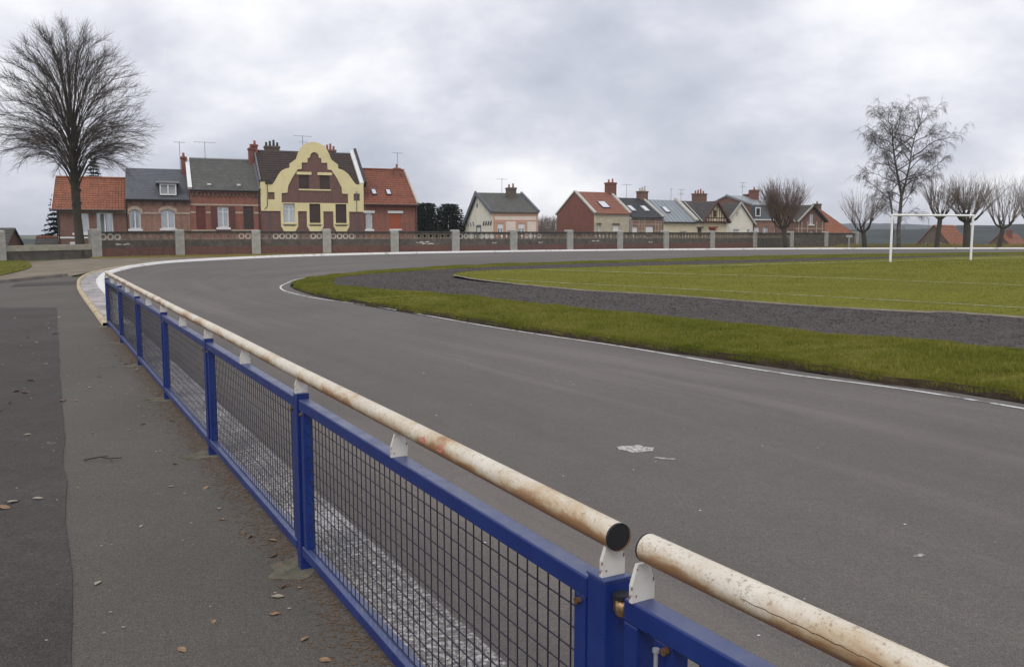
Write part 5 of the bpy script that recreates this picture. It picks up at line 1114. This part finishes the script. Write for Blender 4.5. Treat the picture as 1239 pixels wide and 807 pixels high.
def pollard(name, loc, label, seed, H=7.0, tr=2.2, w=2.4, shoots=15, arms=7, mat='twig_pale', lean=0.0, sub=3, r=0.26, grp='pollarded trees along the far side'):
    random.seed(seed); t = empty(name, loc); tag(t, label, 'tree', grp)
    W_ = Wood(); top = (lean, 0, tr); W_.tube([(0, 0, -0.1), (lean*0.5, U(-0.05, 0.05), tr*0.5), top], r*1.15, r, 9)
    kn = []
    for k in range(arms):
        az = 2*PI*k/arms+U(-0.3, 0.3); rr = w*0.34*U(0.55, 1.1); p = (top[0]+rr*math.cos(az), rr*math.sin(az), tr+U(0.5, 1.4)*H/7)
        mid = (top[0]+rr*0.62*math.cos(az), rr*0.62*math.sin(az), tr+0.30*(p[2]-tr)); W_.tube([add(top, (0, 0, -0.15)), mid, p], r*0.55, r*0.33, 6); W_.tube([add(p, (0, 0, -0.08)), add(p, (0, 0, 0.10))], r*0.42, r*0.36, 6); kn.append((p, az))
        if U(0, 1) < 0.6:
            p2 = add(mid, (0.5*math.cos(az+1.1), 0.5*math.sin(az+1.1), 0.7*H/7)); W_.tube([mid, p2], r*0.35, r*0.28, 5); kn.append((p2, az+1.0))
    W_.build('trunk', M['bark'], t); B = Wood(); T = Wood()
    for p, az in kn:
        for k in range(shoots):
            a = az+U(-1.6, 1.6); s_ = U(0.05, 1.35)*w*0.30; L = (H-p[2])*U(0.60, 1.03)/(1+0.12*s_)
            q = grow(add(p, rvec(), 0.08), norm((s_*math.cos(a), s_*math.sin(a), 1.15)), L, 5, 0.06, 0.05); B.tube(q, 0.020, 0.006, 4)
            for m_ in range(sub+2): p2, d2 = lerp(q, U(0.2, 0.95)); T.tube(grow(p2, norm(add(add(d2, rvec(), 0.6), (0, 0, 0.15))), U(0.4, 1.1)*H/7, 3, 0.10, 0.05), 0.009, 0.005, 3)
    cr_ = B.build('crown', M[mat], t); tag(T.build('twigs', M[mat], cr_), kind='stuff')
pollard('pollarded_tree', (27.2, 86.6, 0.3), 'dense upright pollarded tree standing before the wall and twin gabled house', 31, 7.0, 2.0, 3.0, 22, 8, 'twig_red', -0.35, 4, 0.20)
PX = [('small pollard with spreading thin shoots at the end of the boundary wall', 35.8, 88.5, 41, 6.3, 1.7, 3.9, 10, 'twig_pale'), ('forked pollard beside the birch, behind the middle of the goal crossbar', 43.2, 88.8, 42, 7.6, 3.0, 3.0, 9, 'twig_red'),
      ('bushiest pollard, thick trunk behind the right goalpost', 46.4, 89.2, 43, 7.7, 2.7, 3.8, 15, 'twig_pale'), ('thin knuckled pollard just past the right goalpost', 50.2, 90.0, 44, 7.4, 2.1, 3.0, 8, 'twig_red'), ('outermost pollard in the row past the goal', 53.9, 90.5, 45, 7.6, 2.6, 3.4, 10, 'twig_pale')]
for lb, x, y, sd_, H_, tr_, w_, sh_, mt_ in PX: pollard('pollarded_tree', (x, y, 0.3), lb, sd_, H_, tr_, w_, sh_, 5+sd_ % 4, mt_, (-0.25, 0.2, -0.05, 0.3, -0.2)[sd_-41], 3, 0.30 if 'bushiest' in lb else 0.22)

def conifer(name, loc, label, H, R_, seed, mat, levels=26, droop=0.35, z0=0.3, dens=1.0, spray=0.16, shape=1.0):
    random.seed(seed); t = empty(name, loc); tag(t, label, 'tree', 'dark evergreens behind the houses')
    W_ = Wood(); W_.tube([(0, 0, -0.1), (0, 0, H*0.97)], 0.16, 0.02, 7); V = []
    for k in range(levels):
        f = k/levels; z = z0+(H-z0)*f; rr = R_*(1-f)**shape*U(0.75, 1.1)+0.12
        for j in range(9):
            az = 2*PI*j/9+k*0.7+U(-0.2, 0.2); L = rr*U(0.7, 1.1); p = (0, 0, z); n = max(3, int(L/0.13*dens))
            W_.tube([p, (L*0.6*math.cos(az), L*0.6*math.sin(az), z-droop*L*0.45), (L*math.cos(az), L*math.sin(az), z-droop*L*0.6)], 0.025, 0.008, 3)
            for m_ in range(n*3):
                s_t = U(0.15, 1.03); c = (L*s_t*math.cos(az), L*s_t*math.sin(az), z-droop*L*(0.75*s_t-0.15*s_t*s_t)); d = norm(add((math.cos(az), math.sin(az), -0.35), rvec(), 0.9)); sd2 = rvec(); l = spray*U(0.7, 1.5)*(1.2-0.4*s_t)
                V += [add(c, sd2, l*0.28), add(c, sd2, -l*0.28), add(c, d, l)]
    W_.build('trunk', M['bark'], t); V = np.array(V); np_mesh('crown', V, np.arange(len(V)).reshape(-1, 3), M[mat], t)
conifer('spruce', (-37.6, 72.5, 0.2), 'dark drooping spruce at the left side of the orange roofed cottage', 5.2, 1.75, 61, 'needle', 13, 0.45, 0.2, 1.3, 0.26)
conifer('spruce', (-39.4, 83.0, 0.2), 'pointed dark spruce rising behind the orange tiled roof', 8.9, 1.9, 62, 'needle', 26, 0.3, 0.6, 1.2, 0.25, 0.85)
conifer('yew_tree', (-9.3, 95, 0.2), 'rounded dark evergreen next to the red roofed end house', 5.05, 2.6, 63, 'yew', 22, 0.1, 0.0, 1.4, 0.28, 0.38)
conifer('yew_tree', (-6.7, 94, 0.2), 'broad dark evergreen beside the white gabled house', 4.9, 2.7, 64, 'yew', 22, 0.1, 0.0, 1.4, 0.28, 0.42)
conifer('yew_tree', (-10.9, 99, 0.2), 'dark evergreen half hidden behind the red roofed end house', 5.0, 1.9, 65, 'yew', 20, 0.1, 0.0, 1.3, 0.28, 0.4)
# far leafless copse between the houses
random.seed(77); Wd = Wood()
for k in range(1500):
    x = U(-7, 12); y = U(138, 160); h_ = U(3.4, 4.6)+y*0.006; p = (x, y, -0.5); q = grow(p, norm((U(-0.15, 0.15), 0, 1)), h_, 4, 0.08, 0.05); Wd.tube(q, 0.04, 0.01, 3)
    for m_ in range(2): p2, d2 = lerp(q, U(0.4, 0.9)); Wd.tube(grow(p2, norm(add(d2, rvec(), 0.6)), U(0.5, 1.2), 2, 0.1), 0.02, 0.008, 3)
tag(Wd.build('far_copse', M['twig_pale'], None), 'hazy leafless copse in the gap right of the white gabled house', 'copse', kind='stuff')
# scrub along the far edge on the right
V = []
for k in range(9000):
    x = U(36, 75); y = 92+U(0, 6)+0.1*(x-40); z = 0.25; a = U(0, 2*PI); hh = U(0.1, 0.38)*(1+0.8*math.sin(x*1.7)**2); V += [(x-0.03, y, z), (x+0.03, y, z), (x+0.1*math.cos(a), y+0.1*math.sin(a), z+hh)]
tag(np_mesh('scrub', np.array(V), np.arange(len(V)).reshape(-1, 3), M['blade_dry']), 'low dry scrub along the far edge under the pollards', 'scrub', kind='stuff')
# slender pole beside the wall end
pole = tag(MB().tube([(0, 0, -0.1), (0.05, 0, 2.0), (0.12, 0, 3.9)], [0.045, 0.04, 0.03], 8).build('pole', M['mast'], None, smooth=True), 'slender grey pole standing by the end of the boundary wall', 'pole'); pole.location = (34.6, 88.0, 0.3)
st = tag(MB().box(-0.05, 0.05, -0.05, 0.05, -0.1, 1.1).box(-0.3, 0.3, -0.03, 0.03, 1.1, 1.35).build('notice_board', M['grey_trim'], None), 'small grey board on a post at the end of the boundary wall', 'sign'); st.location = (32.6, 84.5, 0.3)

# ------------------------------------------------------------------ paint flakes, leaves and litter
def blob(name, cx, cy, w, h, m, dz, ang=0, k=14, kind='structure', seed=0):
    rs = np.random.default_rng(seed); v_ = []
    for i in range(k):
        a = 2*PI*i/k; r = rs.uniform(0.65, 1.1); x, y = math.cos(a)*w*r, math.sin(a)*h*r; v_.append((cx+x*math.cos(ang)-y*math.sin(ang), cy+x*math.sin(ang)+y*math.cos(ang), g(cy)+dz))
    mb = MB(); mb.v = v_; mb.f = [tuple(range(k))]; return tag(mb.build(name, m), kind=kind)
M['mark'] = paint_mat('worn_mark', (0.56, 0.53, 0.50), (0.19, 0.17, 0.155), 0.46, 34, 0.06)
blob('paint_mark', 0.93, 6.42, 0.15, 0.12, M['mark'], 0.003, -0.1, seed=1); blob('paint_mark', 1.10, 6.13, 0.11, 0.03, M['mark'], 0.003, -0.35, seed=2); blob('paint_mark', 2.05, 4.22, 0.045, 0.02, M['mark'], 0.003, 0.3, seed=3)
blob('paint_mark', 0.34, 2.72, 0.05, 0.04, M['mark'], 0.003, 0.2, seed=4)
def leaf_mesh(seed, m):
    rs = np.random.default_rng(seed); V = []; F = []; n = 5
    for i in range(n+1):
        t = i/n; w_ = 0.018*math.sin(PI*min(0.08+t*0.92, 1))*rs.uniform(0.8, 1.15); zc = 0.003+0.004*math.sin(PI*t)*rs.uniform(0.4, 1)
        V += [(-0.032+0.064*t, -w_, zc+0.003*rs.uniform(0, 1)), (-0.032+0.064*t, 0, zc-0.002), (-0.032+0.064*t, w_, zc+0.003*rs.uniform(0, 1))]
    for i in range(n):
        for j in range(2): a = i*3+j; F.append((a, a+1, a+4, a+3))
    me = bpy.data.meshes.new('leaf'); me.from_pydata(V, [], F); me.materials.append(m); me.shade_smooth(); return me
LM = [leaf_mesh(i, M[k]) for i, k in enumerate(['leaf_a', 'leaf_b', 'leaf_c', 'leaf_a', 'leaf_b'])]
rs = np.random.default_rng(3)
def put_leaf(x, y, z, k, sc, label, grp):
    label = label % ('tan', 'pale', 'dark brown', 'tan', 'pale')[k]
    o = bpy.data.objects.new('fallen_leaf', LM[k]); C.objects.link(o); o.location = (x, y, z); o.rotation_euler = (rs.normal(0, 0.12), rs.normal(0, 0.12), rs.uniform(0, 6.28)); o.scale = (sc,)*3; tag(o, label, 'leaf', grp)
for k in range(46):       # along the foot of the fence
    u = rs.uniform(0.5, 13); v_ = abs(rs.normal(0.10, 0.10))+0.04; p = PA+FD*u+np.array([-FD[1], FD[0]])*v_
    put_leaf(p[0], p[1], 0.002, int(rs.choice([0, 2, 2, 3, 1])), rs.uniform(0.55, 1.0), '%s dry leaf lying along the foot of the blue fence', 'leaves along the fence foot')
for k in range(34):       # on the old dark surface
    y = rs.uniform(4.5, 17); xr_ = -1.64-0.52*(y-3.08); x = xr_-abs(rs.normal(0.1, 0.9))
    put_leaf(x, y, 0.009, int(rs.choice([0, 1, 1, 4])), rs.uniform(0.8, 1.5), '%s flattened leaf on the dark old asphalt', 'leaves on the dark asphalt')
for k in range(16):       # on the grey path
    y = rs.uniform(3.2, 12); xl_ = -1.64-0.52*(y-3.08); xf = 1.22-0.546*y; x = rs.uniform(xl_+0.1, xf-0.3)
    put_leaf(x, y, 0.003, int(rs.choice([0, 1, 3])), rs.uniform(0.5, 1.0), 'small %s leaf on the grey asphalt path', 'leaves on the grey path')
random.seed(9); tw = Wood(); q = [(0, 0, 0.006), (0.10, 0.03, 0.02), (0.18, 0.02, 0.012), (0.24, 0.07, 0.006)]; tw.tube(q, 0.006, 0.003, 5); tw.tube([q[1], (0.13, 0.10, 0.01)], 0.004, 0.002, 5); tw.tube([q[2], (0.22, -0.05, 0.008)], 0.004, 0.002, 5)
o = tw.build('twig', M['bark'], None); o.location = (-3.05, 6.05, 0.006); tag(o, 'broken dark twig at the edge of the dark asphalt', 'twig')
# crumbs of grit and paint, too many to count
def crumbs(name, P, size, m, label):
    n = len(P); s_ = size*rs.uniform(0.4, 1.3, n); V = []
    for k in range(4):
        a = PI/2*k+rs.uniform(-0.4, 0.4, n); V.append(np.c_[P[:, 0]+np.cos(a)*s_, P[:, 1]+np.sin(a)*s_*rs.uniform(0.5, 1, n), P[:, 2]+0.001+0*s_])
    V.append(np.c_[P[:, 0], P[:, 1], P[:, 2]+s_*0.5]); V = np.stack(V, 1).reshape(-1, 3); b = np.arange(n)[:, None]*5
    F_ = np.concatenate([b+np.array([[k, (k+1) % 4, 4]]) for k in range(4)]); tag(np_mesh(name, V, F_, m), label, 'grit', kind='stuff')
n = 110; y = rs.uniform(3, 22, n); x = 1.6-0.546*y+np.abs(rs.normal(0, 2.6, n)); crumbs('paint_flakes', np.c_[x, y, np.full(n, 0.002)], 0.007, M['chip'], 'scattered white paint flakes on the grey track')
n = 160; y = rs.uniform(2.8, 16, n); x = 1.1-0.546*y-np.abs(rs.normal(0, 2.0, n)); crumbs('grit', np.c_[x, y, np.full(n, 0.006)], 0.009, M['leaf_b'], 'scattered pale grit on the footpath')
n = 9000; u = rs.uniform(-0.5, 15, n); v_ = np.abs(rs.normal(0, 0.10, n))-0.05; P = PA+FD*u[:, None]+np.array([-FD[1], FD[0]])*v_[:, None]; crumbs('leaf_litter', np.c_[P, np.full(n, 0.001)], 0.0095, M['leaf_c'], 'brown crumbled leaf litter along the foot of the blue fence')
n = 900; y = rs.uniform(3, 19, n); P = np.c_[-1.64-0.5237*(y-3.08)+rs.normal(0, 0.03, n), y]; crumbs('seam_dirt', np.c_[P, np.full(n, 0.003)], 0.006, M['leaf_c'], 'dirt gathered along the seam of the dark asphalt')

P, t = on_ribbon(CI, PT, i0, NI+160, 26000); kk_ = on_ribbon.k; dd = np.clip(np.hypot(P[:, 0], P[:, 1])/14, 0.8, 1.3)
M['clod'] = plain('cinder_clods', (0.050, 0.043, 0.042), 0.95, 0.5, 3, spec=0.05)
crumbs('cinder_clods', np.c_[P, gy(P[:, 1])+CS[kk_]-0.003], 0.022*dd, M['clod'], 'rough dark clods over the cinder strip')
# ------------------------------------------------------------------ air
hz = MB().box(-1850, 1850, -75, 2650, -11, 27).build('haze', bpy.data.materials.new('haze_air'), None); tag(hz, kind='stuff')
hm = hz.data.materials[0]; hm.use_nodes = True; nt = hm.node_tree; nt.nodes.clear()
pv_ = N(nt, 'ShaderNodeVolumePrincipled', Density=0.00035); pv_.inputs['Color'].default_value = (0.80, 0.85, 0.93, 1)
ho_ = N(nt, 'ShaderNodeOutputMaterial'); lk(nt, pv_.outputs[0], ho_.inputs['Volume'])
